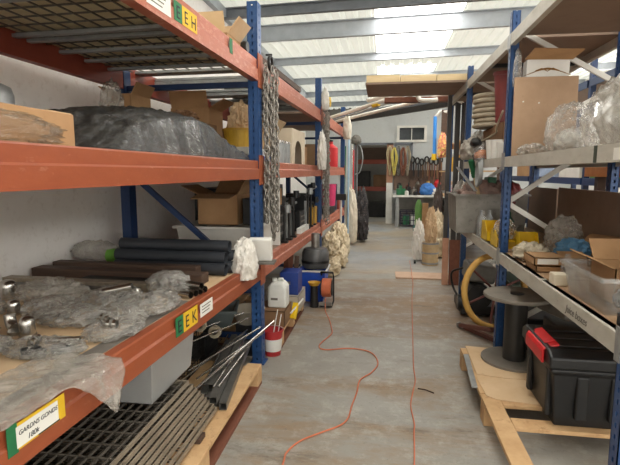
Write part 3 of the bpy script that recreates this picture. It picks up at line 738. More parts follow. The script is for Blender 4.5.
# top of the first bay
ZT = LV[2][1]
carton('cardboard_carton', 'torn open carton on the top of the rack beside the blue post', -1.25, -.98, 2.96, 3.22, ZT-.02, 2.325, '+x50 -y75 -x60 +y80', CARD, fm=CARD_L)
one('round_stopper', MB().lathe([(.0001, -.02), (.035, -.02), (.04, 0), (.035, .02), (.0001, .02)], (-.925, 3.15, 2.28), 16, 'x'), BLACK, 'small black round stopper on the top beam beside the torn carton', 'cap', smooth=50)
one('dark_bar', MB().bar((-.97, 3.75, 2.30), (-.95, 5.2, 2.30), .06, .05), WOOD_D, 'dark bar lying along the top beam past the first chain', 'bar')
one('green_sheet', MB().heap(-1.7, -.95, 5.0, 6.2, ZT+.004, lambda u, w_: .10*math.sin(PI*w_), 24, 40, .04, 9, 5), mat('dark_green_sheet', S(52, 72, 66), S(42, 58, 54), None, .5), 'dark green sheet bundled on the rack top by the second chain', 'sheet', smooth=True)
# ------------------------------------------------------------------ first bay, floor: gratings, tubes and oddments
pallet('timber pallet under the stacked steel gratings', -1.95, -.80, .9, 2.98, 8, 'y')
one('bearer_timber', MB().box(-1.9, -.85, 2.0, 2.07, .141, .165), WOOD_D, 'dark bearer under the stacked gratings', 'timber')
one('bearer_timber', MB().box(-1.9, -.85, 1.2, 1.27, .141, .165), WOOD_D, 'second dark bearer under the stacked gratings, nearer the label', 'timber')
def grating():
    T = thing('steel_grating', '', 'grating', (0, 0, 0), 'steel gratings stacked on the pallet')
    e = MB(); x0, x1, y0, y1, h = -.95, 0, -.06, 1.36, .022
    e.box(x1-.006, x1, y0, y1, 0, h).box(x0, x0+.006, y0, y1, 0, h).box(x0, x1, y0, y0+.006, 0, h).box(x0, x1, y1-.006, y1, 0, h)
    e.build('edge_frame', BARGREY, T)
    g_ = MB(); x = x0+.034
    while x < x1-.01: g_.box(x, x+.0035, y0, y1, h-.012, h-.002); x += .042
    y = y0+.075
    while y < y1: g_.box(x0, x1, y, y+.004, h-.008, h-.001); y += .085
    g_.build('grid', MESHM, T)
    return T
gp = grating()
gl = ['steel grating at the bottom of the stack on the pallet', 'steel grating second from the bottom of the stack', 'steel grating third from the bottom of the stack', 'steel grating fourth from the bottom of the stack', 'steel grating fifth from the bottom of the stack', 'steel grating fourth from the top of the stack', 'steel grating third from the top of the stack', 'steel grating just under the top of the stack', 'topmost steel grating with the grey crate standing on it']
for k, lb in enumerate(gl):
    t = gp if k == 0 else dup(gp)
    t.location = (-.868-.0105*k, .92-.018*k, .166+.0262*k); t['label'] = lb; t.rotation_euler.z = random.uniform(-.004, .004)
zg = .166+.0262*8+.023
open_tub('storage_crate', 'tall translucent grey crate standing on the steel gratings', -1.52, -1.0, 1.85, 2.33, zg, .625, FROST, .02, .012, cat='crate')
one('cardboard_carton', MB().box(-1.40, -1.10, 1.92, 2.2, zg+.01, .55), MUSTARD, 'yellowish carton standing inside the translucent grey crate', 'box')
tl = ['black square tube nearest the aisle on the pallet', 'black square tube second from the aisle', 'black square tube third from the aisle', 'black square tube fourth from the aisle', 'black square tube with an open end lying on the others', 'black square tube slanting across the others']
for k, (x, x2, z, y0) in enumerate(((-.85, -.985, .163, 2.33), (-.90, -1.035, .163, 2.36), (-.95, -1.085, .163, 2.38), (-1.0, -1.135, .163, 2.41), (-.895, -1.03, .208, 2.30), (-.96, -1.09, .208, 2.45))):
    one('square_tube', MB().sqtube((x, y0, z), (x2, 3.28, z), .042, .042, .003), TUBEM, tl[k], 'tube', 'black square tubes on the pallet')
for k, (a, b, lb) in enumerate((((-1.0, 2.32, .26), (-.815, 3.42, .30), 'thick silver rod pointing past the foot of the blue post'), ((-1.05, 2.45, .255), (-.85, 3.24, .27), 'silver rod lying beside the thick silver rod'), ((-.93, 2.40, .235), (-.97, 3.2, .245), 'thin silver rod straight along the black tubes'), ((-.99, 2.42, .235), (-1.12, 3.22, .245), 'thin silver rod slanting towards the wire basket'), ((-1.14, 2.38, .25), (-.98, 3.25, .28), 'thin silver rod crossing under the thick one'), ((-1.10, 2.45, .30), (-.86, 3.18, .33), 'thin silver rod lying highest over the wire basket'), ((-1.2, 2.5, .41), (-.95, 3.2, .39), 'thin silver rod resting on the rim of the wire basket'), ((-1.3, 2.6, .41), (-1.0, 3.22, .42), 'thin silver rod resting far back on the wire basket'), ((-.90, 2.40, .24), (-.90, 3.22, .25), 'thin silver rod nearest the aisle'))):
    one('steel_rod', MB().cyl(a, b, .008 if k == 0 else .0055, n=8), STEEL, lb, 'rod', 'silver rods on the black tubes', smooth=40)
def wire_basket(label, x0, x1, y0, y1, z0, z1):
    T = thing('wire_basket', label, 'basket', ((x0+x1)/2, (y0+y1)/2, z0), 'black wire baskets on the floor')
    r_ = MB()
    r_.tube([(x0,y0,z1),(x1,y0,z1),(x1,y1,z1),(x0,y1,z1)], .004, 5, True)
    r_.build('rim', BLACKM, T)
    g_ = MB(); n = 12
    for i in range(n+1):
        x = x0+(x1-x0)*i/n; y = y0+(y1-y0)*i/n
        for p in (y0, y1): g_.cyl((x, p, z0), (x, p, z1), .002, n=4)
        for p in (x0, x1): g_.cyl((p, y, z0), (p, y, z1), .002, n=4)
        g_.cyl((x, y0, z0+.002), (x, y1, z0+.002), .002, n=4); g_.cyl((x0, y, z0+.002), (x1, y, z0+.002), .002, n=4)
    for i in range(1, 4):
        z = z0+(z1-z0)*i/4
        for p in (y0, y1): g_.cyl((x0, p, z), (x1, p, z), .002, n=4)
        for p in (x0, x1): g_.cyl((p, y0, z), (p, y1, z), .002, n=4)
    g_.build('wire_grid', BLACKM, T)
wire_basket('black wire basket nearest the grey crate', -1.55, -1.2, 2.42, 2.9, .142, .40)
wire_basket('black wire basket behind the black tubes', -1.52, -1.18, 2.95, 3.25, .142, .36)
one('storage_bin', MB().box(-1.49, -1.2, 2.97, 3.23, .146, .34), BLACK, 'black box sitting inside the wire basket behind the tubes', 'box', bevel=.01)
open_tub('storage_bin', 'dark grey tray tilted on top of the wire basket', -1.40, -1.02, 2.96, 3.24, .365, .49, mat('slate_plastic', S(84, 92, 92), S(70, 78, 78), None, .5), .04, .012, cat='tray', rot=.25)
open_tub('storage_bin', 'green plastic tray half hidden behind the low beam', -1.62, -1.22, 2.48, 2.88, .405, .52, GREEN, .04, .012, cat='tray')
T = thing('round_basin', 'grey beige round basin beside the foot of the blue post', 'basin', (-1.05, 3.52, .25))
MB().lathe([(.0001, 0), (.09, 0), (.13, .11), (.137, .115), (.133, .12), (.122, .115), (.085, .01), (.0001, .01)], (-1.05, 3.52, .25), 28).build('body', mat('beige_plastic', S(188, 178, 160), S(166, 156, 140), None, .5), T, smooth=50)
one('dark_block', MB().box(-1.13, -.97, 3.43, 3.6, .0, .249), BLACKM, 'dark block carrying the round basin', 'block')
for k, (x, y, lb) in enumerate(((-1.17, 2.82, 'small beige tape roll nearest on the wire basket'), (-1.10, 2.90, 'small beige tape roll beside the round basin'), (-1.24, 2.93, 'small brown tape roll against the grey tray'))):
    one('tape_roll', MB().lathe([(.02, -.014), (.042, -.014), (.042, .014), (.02, .014), (.02, -.014)], (x, y, .405+.044 if k == 0 else .38), 18, 'y'), HOSE if k < 2 else CARD, lb, 'roll', 'small tape rolls', smooth=40)
# ------------------------------------------------------------------ second bay, floor
pallet('timber pallet jutting out past the foot of the first blue post', -1.9, -.80, 3.62, 4.72, 6, 'y')
def bucket(name, label, x, y, z, r0, r1, h, m, hm=None, group=None, cat='bucket'):
    T = thing(name, label, cat, (x, y, z), group)
    MB().lathe([(.0001, 0), (r0, 0), (r1, h), (r1+.006, h), (r1+.006, h-.012), (r1-.004, h-.002), (r0-.004, .008), (.0001, .008)], (x, y, z), 24).build('body', m, T, smooth=40)
    MB().tube([(x+math.cos(a)*(r1+.004), y+.02, z+h-.01-math.sin(a)*.09*0+math.sin(a)*.03) for a in [PI*k/10 for k in range(11)]], .003, 6).build('handle', hm or STEEL_D, T, smooth=True)
    return T
T = bucket('bucket', 'red bucket with white band at the foot of the first blue post', -.845, 3.50, 0, .062, .082, .21, mat('dull_red_plastic', S(176, 44, 46), S(150, 36, 38), None, .45))
MB().lathe([(.06, .04), (.0675, .04), (.0775, .14), (.07, .14)], (-.845, 3.50, 0), 24).build('white_band', WHITEP, T, smooth=40)
for k, (a, b, lb) in enumerate((((-.86, 3.47, .03), (-.81, 3.53, .36), 'thin white stick standing in the red bucket'), ((-.83, 3.52, .03), (-.79, 3.57, .31), 'second thin white stick leaning out of the red bucket'))):
    one('thin_stick', MB().cyl(a, b, .004, n=6), WHITEP, lb, 'stick', 'sticks in the red bucket')
carton('cardboard_carton', 'grey brown carton under the white jerrycan', -1.15, -.80, 3.74, 4.05, .141, .28, '', CARD_D)
def jerrycan(label, x, y, z, w_, d, h, m):
    T = thing('jerrycan', label, 'jerrycan', (x, y, z))
    MB().prism([(x-w_/2, z), (x+w_/2, z), (x+w_/2, z+h*.72), (x+w_*.30, z+h*.9), (x-w_*.30, z+h*.9), (x-w_/2, z+h*.72)], y-d/2, y+d/2).build('body', m, T, bevel=.018)
    MB().cyl((x-w_*.2, y, z+h*.88), (x-w_*.2, y, z+h), .022, n=14).build('cap', m, T, smooth=40)
    MB().tube([(x+w_*.0, y, z+h*.9), (x+w_*.04, y, z+h*.98), (x+w_*.22, y, z+h*.98), (x+w_*.27, y, z+h*.88)], .011, 8).build('handle', m, T, smooth=True)
    MB().box(x-w_*.32, x+w_*.05, y-d/2-.001, y-d/2, z+h*.28, z+h*.36).build('printed_mark', INK_F, T)
    return T
jerrycan('white jerrycan with faint mark on its lower front, past the blue post', -.885, 3.90, .281, .165, .15, .25, mat('white_hdpe', S(222, 222, 216), S(206, 206, 198), None, .4))
carton('cardboard_carton', 'pale carton under the blue box, past the jerrycan', -1.1, -.755, 4.15, 4.55, .141, .30, '', mat('pale_grey_card', S(186, 176, 164), S(166, 154, 140), None, .8))
T = thing('tool_case', 'blue metal box standing on the pale carton', 'box', (-.85, 4.3, .301))
MB().box(-.94, -.765, 4.2, 4.42, .301, .515).build('body', BLUEP if False else mat('deep_blue_metal', S(40, 66, 142), S(32, 54, 120), S(70, 86, 130), .45, .2), T, bevel=.006)
MB().box(-.87, -.84, 4.196, 4.2, .40, .43).build('latch', STEEL, T)
T = thing('drain_gun', 'yellow and black hand tool leaning beside the jerrycan', 'tool', (-.76, 3.98, .0))
MB().bar((-.775, 3.98, .141), (-.755, 4.05, .27), .05, .04).build('body', YELLOW, T, bevel=.006)
MB().bar((-.79, 3.95, .20), (-.70, 4.10, .30), .012, .012).build('handle', WHITEP, T)
for k, (x, y, h) in enumerate(((-.95, 4.62, .62), (-.90, 4.68, .58), (-1.0, 4.66, .70))):
    one('timber_offcut', MB().bar((x, y, .141), (x+.03, y+.05, h), .03, .045), (WOOD_R, WOOD_D, WOOD_R)[k], ('reddish timber offcut standing behind the blue box', 'dark timber offcut standing nearest the grey drum', 'taller reddish timber offcut behind the blue box')[k], 'timber', 'timber offcuts behind the blue box')
open_tub('storage_crate', 'blue crate with white rim under the grey drum', -.92, -.61, 5.02, 5.4, .0, .36, mat('royal_blue_plastic', S(36, 82, 186), S(28, 66, 160), None, .4), .03, .015, cat='crate', lip=WHITEP)
T = thing('vacuum_drum', 'dark grey drum with a narrow upright neck on the blue crate', 'drum', (-.745, 5.2, .36))
MB().lathe([(.0001, 0), (.14, 0), (.155, .03), (.155, .17), (.13, .22), (.05, .235), (.0001, .235)], (-.745, 5.2, .368), 28).build('body', mat('grey_drum', S(92, 92, 92), S(74, 74, 74), S(130, 128, 124), .4, .2), T, smooth=40)
MB().lathe([(.048, .0), (.048, .15), (.042, .16), (.0001, .16)], (-.745, 5.2, .60), 20).build('neck', STEEL_D, T, smooth=40)
MB().lathe([(.157, 0), (.161, 0), (.161, .03), (.157, .03)], (-.745, 5.2, .43), 28).build('band', BLACK, T, smooth=40)
T = thing('tape_measure_tray', 'mustard yellow shallow tray on a black stand beside the blue crate', 'tray', (-.70, 4.86, 0))
MB().lathe([(.0001, 0), (.05, 0), (.07, .035), (.066, .035), (.045, .006), (.0001, .006)], (-.71, 4.86, .24), 20).build('body', MUSTARD, T, smooth=40)
MB().lathe([(.045, 0), (.04, .24), (.0001, .24)], (-.71, 4.86, 0), 14).build('stand', BLACKM, T, smooth=40)
# orange cord reel and cord
T = thing('cord_reel', 'orange extension cord wound on a black reel stand', 'reel', (-.585, 4.95, 0))
q = MB()
for k in range(11):
    xx = -.585-.045+.009*k
    q.lathe([(.085, -.0045), (.10, -.0045), (.1045, 0), (.10, .0045), (.085, .0045)], (xx, 4.97, .19), 24, 'x')
q.build('wound_cord', CORD, T, smooth=True)
q = MB()
for xx in (-.645, -.525): q.lathe([(.02, -.004), (.085, -.004), (.085, .004), (.02, .004)], (xx, 4.97, .19), 24, 'x')
q.build('flange', BLACK, T, smooth=40)
q = MB()
for xx in (-.65, -.52): q.tube([(xx, 4.86, .012), (xx, 5.08, .012), (xx, 5.05, .30), (xx, 4.97, .36)], .009, 8)
q.tube([(-.65, 4.97, .36), (-.52, 4.97, .36)], .012, 8).tube([(-.65, 4.86, .012), (-.52, 4.86, .012)], .009, 8)
q.build('stand', BLACKM, T, smooth=True)
MB().box(-.655, -.515, 4.83, 4.87, .02, .06).build('socket_block', STEEL_D, T, bevel=.005)
pts = [(-.59, 4.90, .09), (-.57, 4.72, .006), (-.50, 4.45, .006), (-.45, 4.2, .006), (-.43, 4.02, .006), (-.50, 3.74, .006), (-.44, 3.64, .006), (-.24, 3.70, .006), (-.075, 3.645, .006), (-.01, 3.45, .006), (-.05, 3.265, .006), (-.13, 3.12, .006), (-.142, 2.936, .006), (-.163, 2.757, .006), (-.176, 2.60, .006), (-.216, 2.51, .006), (-.32, 2.414, .006), (-.415, 2.32, .006), (-.465, 2.21, .006), (-.465, 2.1, .006), (-.46, 1.6, .006), (-.5, 1.0, .006)]
one('extension_cord', MB().tube(spline(pts, 7), .0048, 7), CORD, 'orange extension cord snaking from the reel along the aisle floor', 'cord', smooth=True)
pts = [(.46, 7.7, .005), (.445, 7.0, .006), (.436, 6.8, .027), (.425, 6.5, .027), (.422, 6.3, .02), (.41, 6.0, .005), (.355, 5.28, .005), (.278, 3.86, .005), (.255, 3.4, .005), (.252, 3.18, .005), (.225, 3.0, .005), (.20, 2.81, .005), (.208, 2.6, .005), (.200, 2.5, .005), (.182, 2.2, .005), (.12, 1.5, .005), (.08, .9, .005)]
one('extension_cord', MB().tube(spline(pts, 6), .0038, 6), CORD, 'thin orange cord running straight down the middle of the aisle', 'cord', smooth=True)
one('twig', MB().tube([(.26, 3.05, .006), (.31, 3.04, .006), (.36, 3.0, .006)], .004, 5), WOOD_D, 'dark twig lying against the straight orange cord', 'twig', smooth=True)
# ------------------------------------------------------------------ second bay, shelves
Z2 = LV[1][1]+.001
carton('file_box', 'tan open carton behind the first chain on the middle shelf', -1.38, -1.06, 4.36, 4.74, Z2, 1.80, '-y60 +x50', CARD_L)
for k, (x, y, lb) in enumerate(((-.97, 4.40, 'tall grey tin nearest the tan open carton'), (-.97, 4.56, 'second tall grey tin on the middle shelf'), (-.97, 4.72, 'third tall grey tin beside the arch cut box'))):
    T = thing('metal_tin', lb, 'tin', (x, y, Z2), 'grey tins on the middle shelf')
    MB().lathe([(.0001, 0), (.055, 0), (.055, .19), (.0001, .19)], (x, y, Z2), 18).build('body', GALV, T, smooth=40)
    MB().lathe([(.04, 0), (.058, 0), (.058, .02), (.04, .02)], (x, y, Z2+.18), 18).build('lid', STEEL, T, smooth=40)
T = thing('file_box', 'cream box with an arched cut out front on the middle shelf', 'box', (-1.05, 5.25, Z2))
m = MB(); a = [(PI*k/10) for k in range(11)]
poly = [(4.95, Z2), (5.08, Z2)]+[(5.26-.18*math.cos(t)*.9, Z2+.12+.12*math.sin(t)) for t in a]+[(5.44, Z2), (5.6, Z2), (5.6, Z2+.34), (4.95, Z2+.34)]
m.prism(poly, -.93, -.925, 'x'); m.box(-1.25, -.93, 4.95, 4.955, Z2, Z2+.34).box(-1.25, -.93, 5.595, 5.6, Z2, Z2+.34).box(-1.25, -1.245, 4.95, 5.6, Z2, Z2+.34)
m.build('body', mat('cream_card', S(214, 200, 178), S(196, 180, 156), None, .8), T)
MB().box(-1.25, -.925, 4.95, 5.6, Z2+.34, Z2+.345).build('lid', mat('cream_card', S(1,1,1)), T)
carton('cardboard_carton', 'torn tan carton with a hanging flap beside the second chain', -1.2, -.97, 5.86, 6.14, Z2, 1.74, '-y40', CARD)
bag('white cloth bag hanging over the middle beam beside the second chain', (-.81, 6.3, 1.46), (.045, .12, .40), WHITEF, 51, .35, 4)
carton('cardboard_carton', 'tan carton deep on the middle shelf behind the grey tins', -1.9, -1.5, 4.6, 5.2, Z2, 1.85, '+x60', CARD)
carton('cardboard_carton', 'dark carton deep on the middle shelf behind the arch cut box', -1.9, -1.4, 5.4, 6.2, Z2, 1.9, '', CARD_D)
Z2 = LV[0][1]+.001
def black_unit(label, x0, x1, y0, y1, z0, h, kind):
    T = thing('electronics_unit', label, 'equipment', ((x0+x1)/2, (y0+y1)/2, z0), 'black equipment on the low shelf')
    MB().box(x0, x1, y0, y1, z0, z0+h).build('body', BLACK, T, bevel=.008)
    if kind == 0: MB().box(x1, x1+.004, y0+.02, y1-.02, z0+.03, z0+h-.02).build('screen', mat('dark_screen', S(30, 34, 42), S(24, 28, 36), None, .1), T)
    if kind == 1:
        for q in range(3): MB().box(x1, x1+.006, y0+.03, y1-.03, z0+h*(.2+.25*q), z0+h*(.27+.25*q)).build('front_slot', STEEL_D, T)
    if kind == 2: MB().cyl(((x0+x1)/2, y0+.03, z0+h), ((x0+x1)/2, y0+.03, z0+h+.12), .02, n=10).build('stub', STEEL, T)
    return T
one('white_board', MB().box(-1.06, -.93, 4.25, 4.28, ZL, 1.38), WHITEP, 'white board standing on edge just behind the first chain', 'panel')
black_unit('black case with slotted front nearest the first chain', -1.25, -.97, 4.393, 4.637, Z2, .34, 1)
black_unit('tall black unit with a grey stub on top', -1.2, -1.0, 4.776, 4.924, Z2, .42, 2)
black_unit('black screen standing beside the tall black unit', -1.15, -1.05, 5.058, 5.391, Z2, .38, 0)
black_unit('low black case in the middle of the low shelf', -1.25, -.95, 5.545, 5.804, Z2, .22, 1)
black_unit('black unit stacked deep behind the screen', -1.8, -1.35, 4.530, 5.270, Z2, .5, 1)
black_unit('black case at the end of the low shelf by the second chain', -1.2, -.95, 5.995, 6.255, Z2, .40, 0)
black_unit('black case deep on the low shelf behind the second chain', -1.85, -1.35, 5.730, 6.470, Z2, .5, 2)
for k, (y, h, lb) in enumerate(((4.70, .36, 'thin grey upright post in front of the black units'), (4.98, .34, 'pale grey upright post beside the black screen'), (5.90, .32, 'short grey upright post on the low shelf'))):
    one('metal_post', MB().box(-.965, -.94, y, y+.03, Z2, Z2+h), GALV, lb, 'post', 'grey posts standing on the low shelf')
for k in (0, 1, 2, 6, 7, 8):
    y = 4.45+.24*k; x = -.922; h = .10+.06*((k*5) % 4)
    T = thing('machine_stand', 'black stand with silver arms among the black units on the low shelf', 'stand', (x, y, Z2), 'black stands on the low shelf')
    MB().box(x-.03, x+.03, y-.03, y+.03, Z2, Z2+.02).build('base', BLACKM, T)
    MB().cyl((x, y, Z2+.02), (x, y, Z2+.2+h), .012, n=8).build('post', BLACKM, T, smooth=40)
    MB().bar((x-.02, y-.10, Z2+.2+h*.8), (x+.05, y+.10, Z2+.2+h), .014, .02).build('arm', GALV if k % 2 else BLACKM, T)
    MB().cyl((x+.03, y, Z2+.18+h), (x+.03, y, Z2+.25+h), .03, n=12).build('head', BLACK if k % 3 else GALV, T, smooth=40)
one('cardboard_carton', MB().box(-1.25, -1.0, 4.35, 4.68, Z2+.341, Z2+.50), CARD, 'small brown carton lying on the slotted black case', 'box', bevel=.003)
one('white_tray', MB().box(-.945, -.895, 5.3, 5.75, Z2+.001, Z2+.06), WHITEP, 'white tray on the edge of the low shelf', 'tray', bevel=.004)
one('cardboard_carton', MB().box(-1.15, -.92, 6.35, 6.65, Z2, Z2+.22), MUSTARD, 'small ochre box at the end of the low shelf', 'box', bevel=.003)
# ------------------------------------------------------------------ third bay and things standing before it
T = thing('red_drum', 'red plastic can on the middle shelf past the second chain', 'can', (-.97, 8.75, LV[1][1]))
MB().lathe([(.0001, 0), (.13, 0), (.13, .30), (.05, .36), (.05, .40), (.0001, .40)], (-.99, 8.75, LV[1][1]), 20).build('body', RED, T, smooth=40)
MB().lathe([(.0001, 0), (.055, 0), (.055, .03), (.0001, .03)], (-.99, 8.75, LV[1][1]+.40), 14).build('cap', BLACK, T, smooth=40)
bag('white carrier bag on the middle shelf beside the red can', (-1.06, 9.3, LV[1][1]+.004), (.09, .15, .30), WHITEF, 53, .35, 4)
carton('cardboard_carton', 'tan carton on the middle shelf at the far end of the racks', -1.5, -1.2, 8.9, 9.5, LV[1][1], 1.9, '+x40', CARD_L)
one('pink_tub', MB().lathe([(.0001, 0), (.11, 0), (.13, .34), (.0001, .345)], (-1.0, 8.62, LV[0][1]+.12), 20), PINK, 'pink tub standing on a dark case on the low shelf', 'tub', smooth=40)
one('dark_case', MB().box(-1.3, -.92, 8.3, 8.85, LV[0][1], LV[0][1]+.12), BLACK, 'flat black case under the pink tub', 'case', bevel=.006)
one('dark_case', MB().box(-1.4, -.95, 9.05, 9.5, LV[0][1], LV[0][1]+.45), BLUEP if False else mat('navy_plastic', S(34, 42, 70), S(28, 34, 58)), 'navy blue case on the low shelf at the far end of the racks', 'case', bevel=.01)
one('orange_case', MB().box(-1.2, -.93, 9.68, 9.95, LV[0][1], LV[0][1]+.25), ORANGE_D, 'orange red case on the low shelf at the far end', 'case', bevel=.01)
for k, (c, r, sd, lb) in enumerate((((-.72, 6.50, 0), (.14, .24, .26), 61, 'cream cloth sack lowest and nearest in the heap by the racks'), ((-.66, 7.12, 0), (.14, .26, .30), 62, 'cream cloth sack in the middle of the heap on the floor'), ((-.72, 6.55, .30), (.12, .24, .26), 63, 'cream cloth sack lying on top of the nearest sack'), ((-.68, 7.15, .34), (.11, .24, .28), 64, 'cream cloth sack on top of the middle sack'), ((-.68, 7.85, 0), (.13, .28, .48), 65, 'cream cloth sack farthest along the heap'))):
    one('cloth_sack', MB().blob(c, r, sd, .3, 4.5, 5), CREAM, lb, 'sack', 'cream sacks heaped on the floor', smooth=True)
T = thing('hand_shovel', 'dark flat shovel with a white handle standing among the cream sacks', 'tool', (-.66, 7.5, 0))
MB().cyl((-.665, 7.52, .0), (-.66, 7.50, 1.0), .018, n=10).build('handle', WHITEP, T, smooth=40)
MB().box(-.74, -.58, 7.47, 7.53, 1.0, 1.10).build('blade', BLACKM, T, bevel=.004)
T = thing('cloth_sack', 'tall white sack standing at the end of the racks', 'sack', (-.62, 9.3, 0))
MB().blob((-.62, 9.3, 0), (.13, .14, .98), 66, .16, 4, 5).build('body', mat('white_sack', S(228, 220, 202), S(204, 192, 170), S(180, 160, 130), .85), T, smooth=True)
one('black_bag', MB().blob((-.42, 9.75, 0), (.13, .20, .92), 67, .35, 5, 5), mat('black_fabric', S(62, 58, 60), S(44, 42, 44), S(150, 140, 132), .8, 0, 14, wear=(.55, .7)), 'dark mottled bag slumped beside the tall white sack', 'bag', smooth=True)
hl = [(-.80, 8.95, 2.15, WHITEP, 'white broom handle nearest the racks', .014), (-.74, 9.0, 1.95, GREEN, 'green broom handle leaning at the racks', .013), (-.72, 9.15, 2.3, WHITEP, 'white pole with a rag at the top', .02), (-.66, 9.1, 2.2, mat('pale_blue_plastic', S(170, 196, 214), S(150, 178, 198)), 'pale blue pole among the broom handles', .018), (-.60, 9.5, 1.9, RED, 'thin red handle leaning by the tall white sack', .012), (-.56, 9.6, 2.0, STEEL, 'steel handle standing by the dark bag', .014)]
for k, (x, y, h, m_, lb, r) in enumerate(hl):
    one('broom_handle', MB().cyl((x, y, 0), (x-.03+.05*math.sin(k*2.2), y+.22, h), r, n=10), m_, lb, 'pole', 'poles leaning at the end of the racks', smooth=40)
one('cloth_rag', MB().blob((-.76, 9.28, 1.98), (.07, .07, .34), 71, .3, 4, 4), mat('white_rag', S(226, 222, 208), S(200, 194, 176)), 'white rag bundle hanging from the tall white pole', 'rag', smooth=True)
T = thing('brush_head', 'grey brush head with a hanging loop at the end of the racks', 'brush', (-.55, 9.8, 2.0))
MB().blob((-.56, 9.8, 2.02), (.10, .07, .16), 72, .25, 5, 4).build('head', mat('grey_bristle', S(112, 108, 100), S(80, 78, 72)), T, smooth=True)
MB().tube(spline([(-.56, 9.8, 2.05), (-.46, 9.8, 1.95), (-.42, 9.8, 1.70), (-.48, 9.8, 1.45), (-.58, 9.8, 1.40)], 8), .012, 7).build('hose_loop', GALV, T, smooth=True)
MB().cyl((-.56, 9.8, 2.05), (-.58, 9.85, 0), .013, n=8).build('handle', WOOD_D, T, smooth=40)
# ------------------------------------------------------------------ grey longspan shelving
RX, RR = .86, 1.62
RV = [(.785, .865), (1.487, 1.557), (2.32, 2.40)]
RY = [1.755, 3.575, 5.27, 6.62]
def r_upright(root, y, zt=2.55, brace=True):
    for nm, x0, x1 in (('upright_post', RX, RX+.055), ('rear_post', RR-.055, RR)):
        p = perf_post(MB(), x0, x1, y-.03, y+.03, zt, '-x-y', .045, .012, .020).build(nm, BLUE, root)
        MB().box(x0-.015, x1+.015, y-.045, y+.045, 0, .005).build('foot_plate', BLUE_D, p, org=world_loc(root))
    if brace:
        for a, b in (((RX+.05, 2.43), (RR-.03, 2.04)), ((RR-.03, 2.04), (RX+.05, 1.66)), ((RR-.03, 1.72), (RX+.05, 1.24)), ((RX+.05, 1.22), (RR-.098, .84)), ((RR-.03, .72), (RX+.05, .28))):
            MB().bar((a[0], y, a[1]), (b[0], y, b[1]), .02, .034).build('side_brace', WHITEM, root)
def r_bay(label, ya, yb, own, lv=(0, 1, 2)):
    t = thing('longspan_shelving', label, 'shelving', ((RX+RR)/2, (ya+yb)/2, 0), 'grey shelving bays')
    for y in own: r_upright(t, y)
    for k, (z0, z1) in enumerate(RV):
        if k not in lv: continue
        poly = [(RX-.004, z0), (RX-.004, z1), (RX+.04, z1), (RX+.04, z1-.02), (RX+.01, z1-.02), (RX+.01, z0+.006), (RX+.03, z0+.006), (RX+.03, z0)]
        b = MB().prism(poly, ya+.03, yb-.03).build('front_beam', GREYB, t)
        for q0, q1 in ((ya+.0008, ya+.04), (yb-.04, yb-.0008)): MB().box(RX-.008, RX-.0045, q0, q1, z0-.02, z1+(.03 if k < 2 else -.002)).build('connector', GALV, b, org=world_loc(t))
        MB().box(RR-.03, RR+.004, ya+.03, yb-.03, z0, z1).build('rear_beam', GREYB, t)
        h = (yb-ya)/2
        for j in (0, 1):
            MB().box(RX+.012, RR-.03, ya+.032+h*j, ya+h*(j+1)-.010-.02*j, z1-.018, z1).build('board_deck', CHIP_T if k == 0 else CHIP, t)
        if k == 2:
            MB().box(RX+.03, RR-.03, ya+h-.03, ya+h+.012, z1-.05, z1-.0185).build('deck_bar', BLACKM, t)  # dark batten added so the gap between the boards looks shaded
    return t
r1 = r_bay('grey shelving bay holding the clear tub of cardboard, black toolbox below', RY[0], RY[1], RY[:2])
r2 = r_bay('grey shelving bay with yellow bins on its low shelf', RY[1], RY[2], [RY[2]])
r3 = r_bay('grey shelving bay farthest from the black toolbox, behind dark steel bars', RY[2], RY[3], [RY[3]], (2,))
# marks on the beams (face -X, reading towards -Y)
def facem(y, z, x): return Matrix.Translation((x, y, z)) @ Matrix(((0,0,-1,0),(-1,0,0,0),(0,1,0,0),(0,0,0,1)))
MB().box(RX-.0055, RX-.0045, 1.87, 1.93, 1.495, 1.54).build('paper_label', PAPER, r1)
MB().box(RX-.0055, RX-.0045, 2.07, 2.10, 1.487, 1.557).build('dark_strap', mat('dark_green_tape', S(70,78,66), S(60,66,58)), r1)
MB().text("Juice boxes", .05, facem(2.27, .806, RX-.0052) @ sh).build('handwriting', INK_F, r1)
# boards and poles laid across the aisle on the rack tops
T = thing('board_sheet', 'wide brown board lying on the shelving tops and jutting over the aisle', 'board', (.7, 5.7, 2.402))
MB().box(-.21, 1.60, 5.325, 6.2, 2.402, 2.425).build('sheet', CHIP, T, bevel=.002)
for k, (a, b, h, lb) in enumerate(((-.20, .165, .075, 'pale timber plank at the aisle end on the wide brown board'), (.17, .55, .068, 'middle pale timber plank on the wide brown board'), (.555, .90, .065, 'pale timber plank nearest the shelving on the wide brown board'), (.905, 1.5, .08, 'pale timber plank over the shelving on the wide brown board'))):
    one('timber_plank', MB().box(a, b, 5.33, 5.6, 2.4255, 2.426+h), WOOD_P, lb, 'timber', 'pale timber planks on the wide brown board', bevel=.003)
one('timber_beam', MB().box(.0, 1.55, 6.68, 6.82, 2.402, 2.468), WOOD_R, 'red brown timber beam over the aisle beyond the wide brown board', 'timber', bevel=.004)
pw = mat('pole_white', S(238, 234, 224), S(222, 216, 204), S(180, 168, 146), .5, 0, 4, wear=(.6, .8))
T = thing('long_pole', 'long white pole with yellow tape laid across the aisle', 'pole', (-.4, 7.4, 2.3), 'long poles laid across the aisle')
MB().cyl((-1.45, 8.7, 2.30), (.46, 6.50, 2.535), .028, n=14).build('shaft', pw, T, smooth=40)
MB().cyl((-.17, 7.226, 2.434), (-.08, 7.122, 2.4434), .0295, n=14).build('yellow_tape', YELLOW, T, smooth=40)
